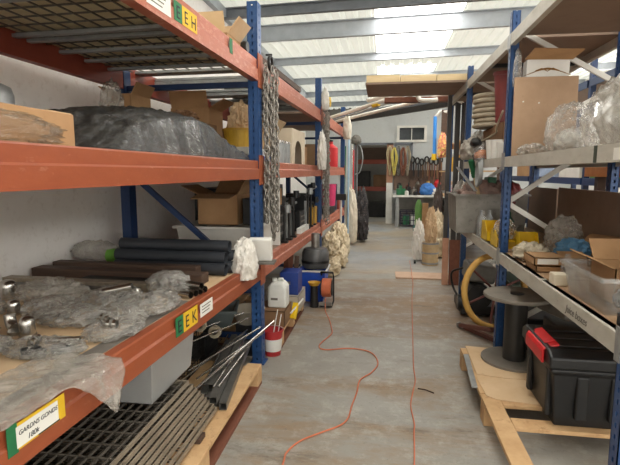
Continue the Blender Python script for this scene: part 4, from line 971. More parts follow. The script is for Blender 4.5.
one('long_pole', MB().cyl((-1.35, 8.9, 2.29), (1.0, 6.72, 2.53), .026, n=14), pw, 'long white pole lying lower, beside the curved white hose', 'pole', 'long poles laid across the aisle', smooth=40)
one('long_pole', MB().cyl((-1.3, 8.76, 2.29), (.56, 6.62, 2.53), .016, n=12), GALV, 'thin grey pole between the two long white poles', 'pole', 'long poles laid across the aisle', smooth=40)
one('dark_steel_bar', MB().bar((-1.5, 9.18, 2.33), (1.2, 6.95, 2.445), .07, .08), BLACKM, 'dark steel beam laid across the aisle under the long poles', 'beam')
one('curved_hose', MB().tube(spline([(-.25, 7.28, 2.52), (.1, 6.98, 2.55), (.32, 6.75, 2.56), (.42, 6.66, 2.53), (.47, 6.62, 2.42), (.60, 6.58, 2.40), (.70, 6.60, 2.41)], 8), .03, 10), pw, 'curved white hose drooping at the end of the long poles', 'hose', smooth=True)
# ------------------------------------------------------------------ grey shelving, middle shelf
Z = RV[1][1]+.001
T = thing('fibreboard_panel', 'tan fibreboard panel standing on the middle shelf beside the perforated post', 'board', (1.06, 3.40, Z))
MB().obox((1.065, 3.415, Z+.262), (.40, .018, .522), -.03).build('panel', KRAFT, T, bevel=.002)
for a, b in ((.92, .36), (1.02, .35), (1.20, .31)): MB().cyl((a, 3.398, Z+b), (a, 3.390, Z+b), .005, n=8).build('screw_head', WHITEP, T)
T = thing('printed_carton', 'white carton with a brown swirl emblem behind the tan fibreboard panel', 'box', (1.08, 3.50, Z))
MB().box(.945, 1.215, 3.445, 3.54, Z, 2.20).build('body', WHITEP, T, bevel=.003)
fl = MB().add([(.93, 3.44, 2.20), (1.23, 3.44, 2.19), (1.27, 3.36, 2.235), (.97, 3.37, 2.255), (.93, 3.445, 2.204), (1.23, 3.445, 2.194), (1.27, 3.365, 2.239), (.97, 3.375, 2.259)], [(0,1,2,3),(7,6,5,4),(0,4,5,1),(1,5,6,2),(2,6,7,3),(3,7,4,0)])
fl.build('flap', CARD, T)
em = MB(); yy = 3.4435
for k in range(4):
    s_ = .03+.016*k
    em.tube([(1.075+x*s_*1.9, yy, 2.125+s_*.55*math.cos(x*1.5)-.012*k) for x in [-1+q/6 for q in range(13)]], .0022, 5)
em.tube([(1.0, yy, 2.125), (1.04, yy, 2.14), (1.075, yy, 2.12), (1.11, yy, 2.14), (1.15, yy, 2.122)], .003, 5)
em.build('emblem', mat('brown_print', S(150, 110, 60), S(120, 86, 44)), T)
bag('tall clear bag squeezed between the perforated post and printed carton', (.895, 3.48, 2.02), (.024, .035, .22), CLEAR, 81, .25, 4)
bag('clear bag of white parts leaning on the tan fibreboard panel', (1.14, 3.17, Z), (.12, .12, .27), CLEAR, 82, .25, 4)
bag('crumpled clear film on the middle shelf at the foot of the fibreboard panel', (.94, 3.22, Z), (.07, .12, .06), CLEAR_G, 83, .4, 5)
bag('big clear bag of white packing on the middle shelf, nearer of two', (1.23, 2.30, Z), (.24, .22, .34), MILKY, 84, .22, 4)
bag('big clear bag of white packing behind the nearer one', (1.30, 2.75, Z), (.20, .22, .34), CLEAR_G, 85, .25, 4)
one('white_packing', MB().blob((1.14, 3.17, Z+.01), (.08, .08, .12), 86, .3, 5, 4), WHITEP, 'white parts inside the clear bag by the fibreboard panel', 'parts', smooth=True)
# second bay, middle shelf
T = bag('grey printed bag of goods overhanging the middle shelf beyond the post', (.86, 4.78, Z), (.10, .20, .20), mat('printed_bag', S(186, 180, 168), S(140, 134, 126), S(84, 80, 78), .6, 0, 16, bump=.2, bscale=30, wear=(.58, .66)), 87, .25, 4)
one('black_scoop', MB().blob((.83, 4.50, 1.68), (.05, .09, .07), 88, .15, 2, 4), BLACK, 'black scoop lying on the jar with orange bits', 'scoop', smooth=True)
T = thing('clear_jar', 'clear jar with orange bits on the middle shelf edge', 'jar', (.93, 4.46, Z))
MB().lathe([(.0001, 0), (.07, 0), (.075, .10), (.06, .12), (.06, .13), (.0001, .13)], (.88, 4.46, Z), 20).build('body', TUBCLEAR, T, smooth=40)
MB().blob((.88, 4.46, Z+.005), (.06, .06, .075), 89, .3, 7, 3).build('contents', mat('orange_bits', S(206, 128, 70), S(160, 96, 60), None, .7, 0, 40), T, smooth=True)
for k, (x, y, h, lb) in enumerate(((.905, 4.02, .15, 'white plastic cup nearest the perforated post'), (.905, 4.20, .16, 'white plastic cup beside the jar with orange bits'), (.91, 3.83, .12, 'short white cup tucked against the perforated post'))):
    one('plastic_cup', MB().lathe([(.0001, 0), (.035, 0), (.05, h), (.046, h), (.033, .006), (.0001, .006)], (x, y, Z), 18), WHITEP, lb, 'cup', 'white cups on the middle shelf', smooth=40)
carton('cardboard_carton', 'dark carton behind the white cups on the middle shelf', 1.0-.04, 1.42, 4.08, 4.42, Z, 1.86, '', CARD_D)
carton('cardboard_carton', 'dark carton carrying the coiled beige hose', .99, 1.42, 4.55, 5.0, Z, 1.86, '', CARD_D)
T = thing('coiled_hose', 'stack of coiled beige hose on the dark carton', 'hose', (1.02, 4.75, 1.861))
for k in range(7): MB().tube([(1.02+.16*math.cos(a)+.01*math.sin(k*2), 4.75+.16*math.sin(a), 1.886+.045*k) for a in [2*PI*q/28 for q in range(28)]], .023, 8, True).build('coil', HOSE, T, smooth=True)
T = thing('red_tube', 'tall dark red plastic tube standing on the dark carton beside the post', 'tube', (.97, 4.20, 1.861))
MB().lathe([(.0001, 0), (.045, 0), (.07, .40), (.062, .40), (.04, .01), (.0001, .01)], (.97, 4.20, 1.861), 20).build('body', RUST, T, smooth=40)
MB().lathe([(.062, .38), (.078, .38), (.078, .41), (.062, .41)], (.97, 4.20, 1.861), 20).build('rim', RUST, T, smooth=40)
one('thin_cable', MB().tube(spline([(.87, 3.72, 1.90), (.88, 3.95, 1.80), (.95, 4.3, 1.78), (.88, 4.6, 1.72), (.92, 4.9, 1.70)], 8), .008, 6), HOSE, 'beige cable drooping from the perforated post over the middle shelf', 'cable', smooth=True)
one('plastic_bag', MB().blob((.96, 5.02, Z), (.09, .07, .26), 131, .25, 4, 5, octs=4), MILKY, 'milky bag standing behind the grey printed bag', 'bag', smooth=True)
one('plastic_bag', MB().blob((1.22, 4.25, 1.865), (.10, .10, .16), 132, .25, 4, 5, octs=4), CLEAR_G, 'greyed bag on the dark carton behind the dark red tube', 'bag', smooth=True)
T = thing('wire_coil', 'grey wire coil hung over the front of the middle beam', 'coil', (.84, 4.25, 1.36))
q = MB()
for k in range(5): q.tube([(.838-.006*k, 4.25+.075*math.cos(a)+.008*k, 1.46+.11*math.sin(a)-.008*k) for a in [2*PI*i_/24 for i_ in range(24)]], .005, 5, True)
q.build('loops', GALV, T, smooth=True)
MB().bar((.80, 4.25, 1.565), (.865, 4.25, 1.565), .012, .008).build('hook', STEEL_D, T)
one('metal_strip', MB().bar((.83, 4.40, 1.28), (.76, 5.05, 1.50), .03, .006), GALV, 'bent grey metal strip slanting over the battered grey crate', 'strip')
# ------------------------------------------------------------------ grey shelving, low shelf
Z = RV[0][1]+.001
for k, (y0, y1, zt, z0, lb) in enumerate(((1.95, 4.42, 1.315, Z, 'large brown board standing behind the clear tub'), (4.45, 5.24, 1.30, Z, 'large brown board standing behind the yellow bins'))):
    one('board_sheet', MB().box(1.535, 1.552, y0, y1, z0, zt), CHIP, lb, 'board', 'brown boards along the back of the grey shelving', bevel=.002)
T = open_tub('storage_tub', 'clear plastic tub holding cardboard on the low shelf', .885, 1.42, 1.99, 2.42, Z, 1.02, TUBCLEAR, .025, .014)
carton('cardboard_carton', 'open brown carton with a white label inside the clear tub', 1.0, 1.36, 2.15, 2.39, Z+.012, 1.035, '-y12 +y50 -x25', CARD)
one('paper_label', MB().obox((1.20, 2.07, 1.063), (.16, .07, .002), .22), PAPER, 'white printed label stuck on the carton flap in the clear tub', 'label')
one('grey_fitting', MB().blob((1.05, 2.07, Z+.016), (.08, .04, .09), 91, .25, 4, 4), mat('slate_metal', S(96, 102, 108), S(70, 76, 82), S(220, 220, 216), .35, .5, 14, wear=(.68, .72)), 'dark grey fitting seen through the front of the clear tub', 'fitting', smooth=True)
one('black_cable', MB().tube(spline([(1.15, 2.03, Z+.02), (1.24, 2.05, Z+.10), (1.30, 2.08, Z+.13), (1.36, 2.1, Z+.08)], 8), .008, 6), BLACK, 'black cable curled inside the clear tub', 'cable', smooth=True)
one('small_box', MB().box(.885, .955, 2.52, 2.60, Z, Z+.06), mat('ivory_card', S(226, 216, 194), S(212, 200, 176)), 'small ivory box on the low shelf beside the clear tub', 'box', bevel=.005)
one('clear_bottle', MB().lathe([(.0001, 0), (.03, 0), (.03, .10), (.015, .13), (.015, .15), (.0001, .15)], (.98, 2.62, Z), 16), TUBCLEAR, 'small clear bottle beside the ivory box', 'bottle', smooth=40)
carton('cardboard_carton', 'flat brown carton on the low shelf under the labelled one', .90, 1.05, 2.86, 3.06, Z, .905, '', CARD)
carton('cardboard_carton', 'flat brown carton with a white label, topmost of two on the low shelf', .885, 1.06, 2.85, 3.06, .906, .955, '', CARD, mark=(.1, .75, .2, .85))
carton('cardboard_carton', 'brown carton beside the labelled flat carton', 1.07, 1.24, 2.75, 3.0, Z, .93, '+y20', CARD)
one('plastic_bag', MB().blob((.985, 3.26, Z), (.10, .13, .10), 93, .35, 4, 5), mat('beige_film', S(206, 194, 172), S(176, 164, 142), None, .35, 0, 14, bump=.4, bscale=40), 'crumpled beige bag on the low shelf behind the labelled carton', 'bag', smooth=True)
one('plastic_bag', MB().blob((1.23, 3.22, Z), (.10, .11, .13), 94, .35, 4, 5), BLUECLOTH, 'crumpled blue plastic on the low shelf', 'bag', smooth=True)
one('plastic_bag', MB().blob((1.25, 3.45, Z), (.12, .06, .24), 95, .25, 3, 5), CLEAR_G, 'peaked grey plastic bag behind the crumpled blue plastic', 'bag', smooth=True)
one('foil_bag', MB().blob((1.38, 2.90, Z), (.11, .10, .12), 96, .35, 5, 5), mat('silver_foil', S(196, 194, 190), S(150, 148, 144), None, .25, .6, 12, bump=.6, bscale=30), 'crumpled silver foil bag on the low shelf', 'bag', smooth=True)
T = thing('cardboard_roll', 'brown cardboard roll lying against the large brown board', 'roll', (1.46, 3.28, Z))
MB().pipe((1.39, 3.34, Z+.102), (1.52, 3.10, Z+.102), .075, .066, 20).build('tube', CARD, T, smooth=40)
MB().box(1.39, 1.525, 3.12, 3.32, Z, Z+.026).build('backing_card', CARD_D, T)
one('black_block', MB().box(.90, .99, 1.84, 1.90, Z, Z+.05), BLACK, 'small black block at the near end of the low shelf', 'block', bevel=.005)
def bin_(label, x, y, w_, d, h):
    T = thing('parts_bin', label, 'bin', (x, y, Z), 'yellow parts bins')
    t = .004; b = MB().box(x, x+w_, y, y+d, Z, Z+t).box(x, x+w_, y+d-t, y+d, Z, Z+h)
    b.prism([(y, Z), (y+d, Z), (y+d, Z+h), (y+d*.4, Z+h), (y, Z+h*.55)], x, x+t, 'x').prism([(y, Z), (y+d, Z), (y+d, Z+h), (y+d*.4, Z+h), (y, Z+h*.55)], x+w_-t, x+w_, 'x').box(x, x+w_, y, y+t, Z, Z+h*.5)
    b.build('body', YELLOW, T)
    MB().box(x+w_*.2, x+w_*.8, y-.002, y, Z+h*.1, Z+h*.4).build('label_slot', mat('ochre_plastic', S(1,1,1)), T)
bin_('yellow parts bin against the perforated post, farther side', .88, 3.72, .16, .24, .13)
bin_('yellow parts bin set back behind the first one', .88, 4.10, .14, .22, .16)
bin_('yellow parts bin seen on the near side of the perforated post', .98, 3.50, .13, .09, .15)
bag('clear bag of grey parts standing in the yellow bin behind the post', (.96, 3.85, Z+.06), (.07, .08, .14), CLEAR_G, 97, .3, 5)
open_tub('storage_crate', 'battered grey plastic crate overhanging the low shelf beyond the bins', .69, 1.35, 4.62, 5.16, Z, 1.235, mat('dusty_grey_plastic', S(146, 142, 134), S(120, 116, 108), S(96, 92, 86), .6, 0, 7, wear=(.55, .7)), .02, .018, cat='crate')
for k, (x, y, lb) in enumerate(((.90, 4.47, 'grey bottle beside the battered grey crate'), (.98, 4.50, 'second grey bottle beside the battered grey crate'), (.90, 4.37, 'clear bottle nearest the yellow bins'))):
    one('bottle', MB().lathe([(.0001, 0), (.035, 0), (.035, .16), (.014, .20), (.014, .235), (.0001, .235)], (x, y, Z), 16), (GALV, GALV, TUBCLEAR)[k], lb, 'bottle', 'bottles on the low shelf', smooth=40)
one('plastic_bag', MB().blob((1.0, 4.88, 1.06), (.26, .2, .26), 98, .3, 4, 5), mat('pinkish_film', S(168, 140, 130), S(136, 116, 108), S(190, 184, 176), .5, 0, 12, bump=.3, bscale=30), 'dusty pinkish bag heaped in the battered grey crate', 'bag', smooth=True)
T = thing('hand_brush', 'green handled brush leaning out of the battered grey crate', 'brush', (.95, 4.6, 1.2))
MB().bar((.93, 4.74, 1.20), (.855, 4.60, 1.40), .028, .02).build('shaft', WOOD_P, T)
MB().bar((.855, 4.60, 1.40), (.80, 4.52, 1.56), .05, .03).build('green_grip', GREEN, T, bevel=.006)
for k, (x, y, r, sd, m_, lb) in enumerate(((.86, 4.90, .09, 141, CLEAR_G, 'greyed film bulging over the aisle side of the battered grey crate'), (1.22, 4.72, .10, 142, RUST, 'dark red rag in the battered grey crate'), (.80, 5.05, .07, 143, MILKY, 'milky film at the far corner of the battered grey crate'))):
    one('film_bundle', MB().blob((x, y, 1.12), (r, r, .20), sd, .28, 4, 4), m_, lb, 'bundle', smooth=True)
one('green_bottle', MB().lathe([(.0001, 0), (.05, 0), (.05, .14), (.018, .19), (.018, .23), (.0001, .23)], (1.13, 4.42, Z), 18), GREEN, 'green bottle behind the grey bottles', 'bottle', smooth=40)
one('green_tool_case', MB().box(1.02, 1.10, 4.8, 5.0, 1.26, 1.40), GREEN, 'small green case on the pinkish bag', 'case', bevel=.01)
# ------------------------------------------------------------------ under the grey shelving
T = thing('timber_pallet', 'broken pale timber pallet under the black toolbox', 'pallet', (1.0, 2.7, 0), 'timber pallets on the floor')
for (x0, x1, y0, y1) in ((.60, .70, 1.72, 2.76), (.701, 1.52, 2.40, 2.50), (.60, .70, 2.77, 3.50), (.701, 1.52, 2.64, 2.74), (.701, 1.52, 3.40, 3.50), (.701, 1.52, 2.95, 3.05)):
    MB().box(x0, x1, y0, y1, .115, .138).build('top_board', WOOD, T, bevel=.003)
for x in (.60, 1.02, 1.42):
    for y in (1.74, 2.64, 3.40): 
        if not (x > .7 and y < 2): MB().box(x, x+.095, y, y+.10, .0, .114).build('block', WOOD, T, bevel=.003)
def sheet(label, pts, z, m, thick=.004):
    mb = MB().prism(pts, z, z+thick, 'z'); return one('cardboard_sheet', mb, m, label, 'cardboard', 'cardboard sheets under the spool')
sheet('brown cardboard sheet lying nearest the toolbox under the spool', [(.63, 2.73), (.62, 2.95), (.64, 3.10), (1.1, 3.12), (1.1, 2.76), (.90, 2.66), (.68, 2.69)], .1395, CARD_L)
sheet('brown cardboard sheet right under the foot of the spool', [(.63, 3.02), (.64, 3.52), (.84, 3.50), (1.2, 3.45), (1.2, 3.0), (.80, 2.98)], .1445, CARD_L)
one('steel_bracket', MB().bar((.578, 2.82, .148), (.615, 3.34, .148), .035, .012), GALV, 'galvanised bracket lying along the edge of the pale pallet', 'bracket', bevel=.002)
SPM = mat('dusty_black_plastic', S(66, 64, 62), S(54, 52, 50), S(96, 92, 86), .55, 0, 8, wear=(.6, .8))
T = thing('cable_spool', 'empty black cable spool standing on the cardboard beside the blue post', 'spool', (.925, 3.29, .149))
MB().lathe([(.02, .0), (.215, .0), (.215, .016), (.02, .016)], (.925, 3.29, .149), 40).build('flange', mat('dusty_flange', S(122, 114, 104), S(104, 98, 90), S(86, 82, 78), .6, 0, 8), T, smooth=40)
MB().lathe([(.074, .016), (.074, .455)], (.925, 3.29, .149), 32).build('barrel', mat('black_barrel', S(44, 43, 42), S(36, 35, 34), None, .4), T, smooth=40)
MB().lathe([(.02, .450), (.215, .450), (.219, .458), (.219, .468), (.215, .475), (.02, .475)], (.925, 3.29, .149), 40).build('flange', mat('dusty_top_flange', S(136, 128, 116), S(104, 98, 90), S(84, 80, 76), .6, 0, 5), T, smooth=40)
MB().lathe([(.022, .470), (.045, .470), (.045, .48), (.022, .48)], (.925, 3.29, .149), 20).build('hub', BLACK, T, smooth=40)
# toolbox
T = thing('tool_chest', 'big black lidded toolbox with red latch on the pale pallet', 'toolbox', (1.17, 2.62, .139))
tx0, tx1, ty0, ty1, tz = .875, 1.46, 2.42, 2.87, .139
vs = []
for e, z in ((.03, tz), (.0, tz+.29), (-.012, tz+.30), (-.012, tz+.32)):
    vs += [(tx0+e, ty0+e, z), (tx1-e, ty0+e, z), (tx1-e, ty1-e, z), (tx0+e, ty1-e, z)]
fs = [(0,3,2,1), (12,13,14,15)]+[(k*4+i_, k*4+(i_+1)%4, (k+1)*4+(i_+1)%4, (k+1)*4+i_) for k in range(3) for i_ in range(4)]
MB().add(vs, fs).build('body', BLACK, T, bevel=.014)
for y in (2.49, 2.78): MB().box(tx0-.012, tx0+.02, y-.022, y+.022, tz+.04, tz+.30).build('corner_rib', BLACK, T, bevel=.01)
for x in (1.02, 1.18, 1.34): MB().box(x-.03, x+.03, ty0-.008, ty0+.025, tz+.05, tz+.285).build('front_rib', BLACK, T, bevel=.01)
ld = MB().prism([(ty0-.022, tz+.322), (ty1+.022, tz+.322), (ty1+.022, tz+.385), (ty1-.03, tz+.415), (ty0+.03, tz+.415), (ty0-.022, tz+.385)], tx0-.024, tx1+.024, 'x').build('lid', BLACK, T, bevel=.012)
for y in (2.52, 2.64, 2.76): MB().box(tx0+.02, tx1-.02, y-.035, y+.035, tz+.4152, tz+.421).build('lid_panel', BLACK, ld, org=world_loc(T), bevel=.003)
lt = MB().prism([(tx0-.040, tz+.325), (tx0-.026, tz+.325), (tx0-.0265, tz+.395), (tx0+.045, tz+.419), (tx0+.045, tz+.430), (tx0-.028, tz+.405), (tx0-.040, tz+.385)], 2.48, 2.76).build('latch', RED, T, bevel=.006)
MB().prism([(tx0-.012, tz+.4125), (tx0+.038, tz+.4295), (tx0+.036, tz+.436), (tx0-.014, tz+.419)], 2.53, 2.71).build('latch_grip', RED, lt, org=world_loc(T), bevel=.002)
# behind the spool
T = thing('wheel_rim', 'yellow brown wheel rim with spokes standing under the second shelving bay', 'wheel', (1.02, 4.35, 0))
WR = Matrix.Translation((1.03, 4.35, .375)) @ Matrix.Rotation(.45, 4, 'Z') @ Matrix.Rotation(-.14, 4, 'X')
ring = MB().tube([WR @ Vector((.325*math.cos(a), 0, .325*math.sin(a))) for a in [2*PI*q/40 for q in range(40)]], .028, 10, True)
ring.build('rim', mat('tan_rubber', S(206, 162, 84), S(180, 136, 64), S(110, 84, 50), .6), T, smooth=True)
q = MB()
for k in range(6):
    a = k*PI/3+.3; q.cyl(WR @ Vector((0,0,0)), WR @ Vector((.31*math.cos(a), 0, .31*math.sin(a))), .011, n=8)
q.build('spokes', mat('rusty_spoke', S(106, 56, 48), S(84, 46, 40)), T, smooth=40)
MB().cyl(WR @ Vector((0, -.04, 0)), WR @ Vector((0, .04, 0)), .04, n=16).build('hub', BLACKM, T, smooth=40)
T = thing('stand_base', 'rusty red bar frame lying on the floor in front of the wheel rim', 'frame', (.86, 4.3, 0))
q = MB().bar((.74, 4.38, .03), (.93, 3.95, .14), .035, .035).bar((.78, 4.36, .02), (1.02, 3.98, .02), .035, .035); q.build('bars', mat('rusty_red', S(112, 70, 60), S(90, 56, 48)), T)
MB().cyl((.735, 4.40, .03), (.735, 4.37, .03), .028, n=14).build('castor', STEEL_D, T, smooth=40)
T = thing('compressor', 'dusty grey compressor under the second shelving bay beside the aisle', 'machine', (.95, 4.95, 0))
GM = mat('dusty_machine', S(132, 130, 124), S(106, 104, 98), S(80, 76, 70), .55, .2, 9)
MB().box(.80, 1.15, 4.72, 5.18, .03, .12).build('base', BLACKM, T, bevel=.01)
MB().cyl((.97, 4.70, .22), (.97, 5.15, .22), .12, n=24).build('tank', BLACKM, T, smooth=40)
MB().obox((1.0, 4.95, .43), (.28, .34, .18), 0, .12, 0).build('housing', GM, T, bevel=.03)
MB().cyl((.80, 4.72, .16), (.76, 4.72, .16), .075, n=20).build('wheel', BLACK, T, smooth=40)
MB().tube(spline([(.82, 4.85, .48), (.74, 5.0, .40), (.76, 5.05, .25), (.80, 4.9, .16)], 8), .012, 7).build('air_hose', BLACK, T, smooth=True)
open_tub('storage_crate', 'dull green crate deep under the shelving behind the wheel rim', 1.22, 1.54, 4.5, 5.1, 0, .40, mat('dull_green', S(92, 104, 92), S(76, 88, 76)), .02, .015, cat='crate')
for k, (x0, x1, y0, y1, z1, lb) in enumerate(((1.1, 1.55, 3.65, 4.0, .34, 'black case deep under the shelving behind the spool'), (1.17, 1.5, 3.1, 3.5, .42, 'dark case between the spool and the brown board'))):
    one('dark_case', MB().box(x0, x1, y0, y1, .0 if k == 0 else .15, z1), BLACK, lb, 'case', 'dark cases under the grey shelving', bevel=.01)
one('machine_part', MB().obox((1.24, 3.28, .53), (.24, .30, .10), 0, .2, .3), GM, 'grey machine part on the dark case behind the toolbox', 'part', bevel=.02)
# ------------------------------------------------------------------ aisle end of the grey shelving
for k, (x, y, h, w_, lb) in enumerate(((.82, 6.22, 2.56, .05, 'dark steel bar nearest the aisle in the upright bundle'), (.925, 6.26, 2.31, .06, 'dark steel bar second in the upright bundle'), (.99, 6.2, 2.31, .05, 'dark steel bar third in the upright bundle'), (1.055, 6.28, 2.31, .05, 'dark steel bar nearest the shelving in the upright bundle'))):
    one('steel_channel', MB().prism([(x-w_/2, y), (x+w_/2, y), (x+w_/2, y+.05), (x+w_/2-.008, y+.05), (x+w_/2-.008, y+.008), (x-w_/2+.008, y+.008), (x-w_/2+.008, y+.05), (x-w_/2, y+.05)], 0, h, 'z'), mat('dark_channel', S(74, 70, 66), S(56, 54, 52), S(104, 96, 84), .5, .2, 6, (6, 6, .4)), lb, 'bar', 'dark steel bars standing upright')
one('timber_plank', MB().bar((.815, 6.10, 0), (.82, 6.19, .60), .075, .03, (0, 1, 0)), mat('pinkish_timber', S(196, 146, 118), S(176, 126, 98)), 'pinkish timber plank standing before the dark steel bars', 'timber', bevel=.003)
one('timber_plank', MB().bar((.935, 6.10, 0), (.935, 6.17, .58), .14, .03, (0, 1, 0)), WOOD_R, 'red brown wide plank standing beside the pinkish plank', 'timber', bevel=.003)
T = thing('drum', 'tan cardboard drum on the floor before the upright bars', 'drum', (.76, 7.45, 0))
MB().lathe([(.0001, 0), (.125, 0), (.125, .36), (.115, .36), (.115, .01), (.0001, .01)], (.76, 7.45, 0), 28).build('body', mat('tan_drum', S(204, 178, 138), S(180, 152, 112), S(150, 120, 84), .8), T, smooth=40)
for z in (.02, .18, .33): MB().lathe([(.126, z), (.130, z), (.130, z+.025), (.126, z+.025)], (.76, 7.45, 0), 28).build('hoop', GALV, T, smooth=40)
one('crumpled_card', MB().blob((.76, 7.45, .33), (.085, .08, .46), 101, .4, 4, 5), CARD_L, 'crumpled cardboard packing bursting out of the tan drum', 'packing')
one('paper_bag', MB().blob((.60, 7.75, .0), (.10, .10, .56), 102, .3, 4, 4), PAPER, 'white paper bag standing beside the tan drum', 'bag')
one('pink_box', MB().box(.66, .72, 7.68, 7.8, 0, .34), mat('dusty_pink', S(196, 110, 120), S(176, 94, 104)), 'narrow dusty pink box between the paper bag and the drum', 'box', bevel=.003)
one('castor', MB().lathe([(.0001, -.015), (.03, -.015), (.03, .015), (.0001, .015)], (.53, 7.5, .03), 16, 'x'), BLACK, 'small black castor on the floor before the paper bag', 'castor', smooth=40)
# third shelving bay and the bench corner: shelf unit with many goods
T = thing('workshop_shelf', 'open timber shelf unit of mixed goods between the upright bars and the bench', 'shelving', (1.4, 9.3, 0))
for z in (.45, .95, 1.45, 1.95): MB().box(1.24, 1.85, 7.9, 10.9, z, z+.025).build('shelf_board', WOOD, T)
for y in (7.9, 9.66, 10.86):
    for x in (1.24, 1.81): MB().box(x, x+.04, y, y+.04, 0, 2.2).build('upright', WOOD_D, T)
gl = [('box', 1.05, 8.0, .95+.026, .20, .30, .26, RED, 'red packet on the third board of the timber shelf unit'),
      ('box', 1.07, 8.4, .976, .16, .25, .20, WHITEP, 'white packet beside the red packet'),
      ('can', 1.12, 8.8, .976, .07, 0, .25, PINK, 'pink can on the timber shelf unit'),
      ('box', 1.08, 9.1, .976, .18, .3, .30, CARD_L, 'tan packet beyond the pink can'),
      ('box', 1.08, 8.05, 1.476, .2, .28, .16, WHITEP, 'white box with dark contents on the upper board of the timber unit'),
      ('can', 1.12, 8.5, 1.476, .06, 0, .22, BLACK, 'black can on the upper board of the timber unit'),
      ('can', 1.13, 8.8, 1.476, .08, 0, .28, MUSTARD, 'mustard can on the upper board of the timber unit'),
      ('box', 1.10, 9.2, 1.476, .2, .4, .3, RUST, 'dark red box on the upper board of the timber unit'),
      ('box', 1.06, 8.0, .476, .2, .4, .22, BLACK, 'black box on the lowest board of the timber unit'),
      ('can', 1.12, 8.7, .476, .09, 0, .3, WHITEP, 'white can on the lowest board of the timber unit'),
      ('box', 1.08, 9.1, .476, .2, .4, .3, mat('teal_plastic', S(50, 120, 116), S(40, 100, 98)), 'teal box on the lowest board of the timber unit')]
for kind, x, y, z, w_, d, h, m_, lb in gl:
    if kind == 'box': one('goods_box', MB().box(x+.17, x+.17+w_, y, y+d, z, z+h), m_, lb, 'box', 'goods on the timber shelf unit', bevel=.006)
    else: one('goods_can', MB().lathe([(.0001, 0), (w_, 0), (w_, h*.85), (w_*.6, h), (.0001, h)], (x+.17, y, z), 18), m_, lb, 'can', 'goods on the timber shelf unit', smooth=40)
T = thing('blue_pole', 'bright blue pole with a yellow end hanging over the bench corner', 'pole', (1.0, 9.5, 1.68))
MB().cyl((.985, 9.5, 1.80), (.985, 9.55, 2.52), .035, n=14).build('shaft', SKYBLUE, T, smooth=40)
MB().cyl((.98, 9.495, 1.68), (.984, 9.5, 1.80), .05, n=14).build('yellow_end', YELLOW, T, smooth=40)
MB().tube([(.985, 9.55, 2.5), (1.08, 9.55, 2.62), (1.2, 9.5, 2.60)], .03, 8).build('white_hook', WHITEP, T, smooth=True)
MB().box(1.1, 1.24, 9.5, 9.54, 2.15, 2.64).build('hanger_plate', WOOD_D, T)
bag('colourful rag bundle hung beside the blue pole', (1.12, 9.42, 1.71), (.075, .09, .42), mat('mixed_rag', S(222, 150, 80), S(190, 90, 130), S(230, 200, 120), .8, 0, 9, wear=(.5, .55)), 104, .35, 4, name='rag_bundle', cat='rag')
one('dark_bag', MB().blob((1.06, 9.25, 0), (.10, .15, 1.0), 105, .3, 4, 5), mat('brown_black_bag', S(80, 68, 62), S(56, 48, 46), S(210, 200, 190), .7, 0, 9, wear=(.62, .68)), 'brown black bag standing at the front of the timber shelf unit', 'bag', smooth=True)
for k, (c, r, lb) in enumerate((((.96, 8.15, 0), (.13, .19, .50), 'pale tan sack on the floor before the timber shelf unit'), ((1.0, 8.70, 0), (.12, .18, .62), 'second pale tan sack beside the timber shelf unit'))):
    one('cloth_sack', MB().blob(c, r, 106+k, .3, 4, 5), CREAM, lb, 'sack', 'pale sacks by the timber shelf unit', smooth=True)
one('tall_carton', MB().box(.86, .98, 10.3, 10.42, 0, .78), CARD, 'tall narrow brown carton standing by the bench', 'box', bevel=.004)
one('green_bottle', MB().lathe([(.0001, 0), (.08, 0), (.08, .45), (.03, .58), (.0001, .58)], (.80, 10.6, .26), 16), mat('leaf_green', S(96, 140, 70), S(76, 116, 56)), 'leaf green bottle standing on the teal tub', 'bottle', smooth=40)
one('teal_tub', MB().lathe([(.0001, 0), (.10, 0), (.12, .25), (.0001, .255)], (.80, 10.6, 0), 20), mat('teal_plastic', S(1,1,1)), 'teal tub on the floor by the bench leg', 'tub', smooth=40)
# ------------------------------------------------------------------ bench and tool wall
T = thing('work_bench', 'white topped workbench under the hanging tools at the end wall', 'bench', (.8, 12.8, 0))
MB().box(.26, 1.75, 12.35, 13.3, .80, .85).build('top', WHITEP, T, bevel=.004)
for x, y in ((.34, 12.4), (1.62, 12.4), (.34, 13.2), (1.62, 13.2)): MB().box(x, x+.09, y, y+.06, 0, .80).build('leg', GALV, T)
MB().box(.34, 1.7, 13.2, 13.24, .1, .8).build('back_panel', mat('grey_panel', S(142, 140, 136), S(126, 124, 120)), T)
T = thing('wheeled_crate', 'dark wire crate with green and white goods under the workbench', 'crate', (.82, 12.75, 0))
q = MB()
for z in (.05, .18, .31, .42): q.tube([(.48, 12.5, z), (1.16, 12.5, z), (1.16, 13.0, z), (.48, 13.0, z)], .012, 6, True)
for x in (.48, .65, .82, .99, 1.16): q.cyl((x, 12.5, .05), (x, 12.5, .42), .01, n=6).cyl((x, 13.0, .05), (x, 13.0, .42), .01, n=6)
q.build('wire_frame', mat('navy_wire', S(52, 48, 70), S(40, 38, 56)), T)
for k, (x, m_, lb) in enumerate(((.55, GREEN, 'green pack in the dark wire crate'), (.75, WHITEP, 'white pack in the dark wire crate'), (.95, BLACK, 'black pack in the dark wire crate'))):
    one('goods_pack', MB().box(x, x+.16, 12.56, 12.92, .06, .30), m_, lb, 'pack', 'packs in the dark wire crate', bevel=.01)
bn = [(.36, .24, .16, GREEN, 'green machine at the end of the workbench'), (.63, .10, .22, BLACKM, 'black vice on the workbench'), (.75, .14, .14, STEEL_D, 'grey tin on the workbench'), (.90, .18, .28, WOOD_D, 'dark wooden block on the workbench')]
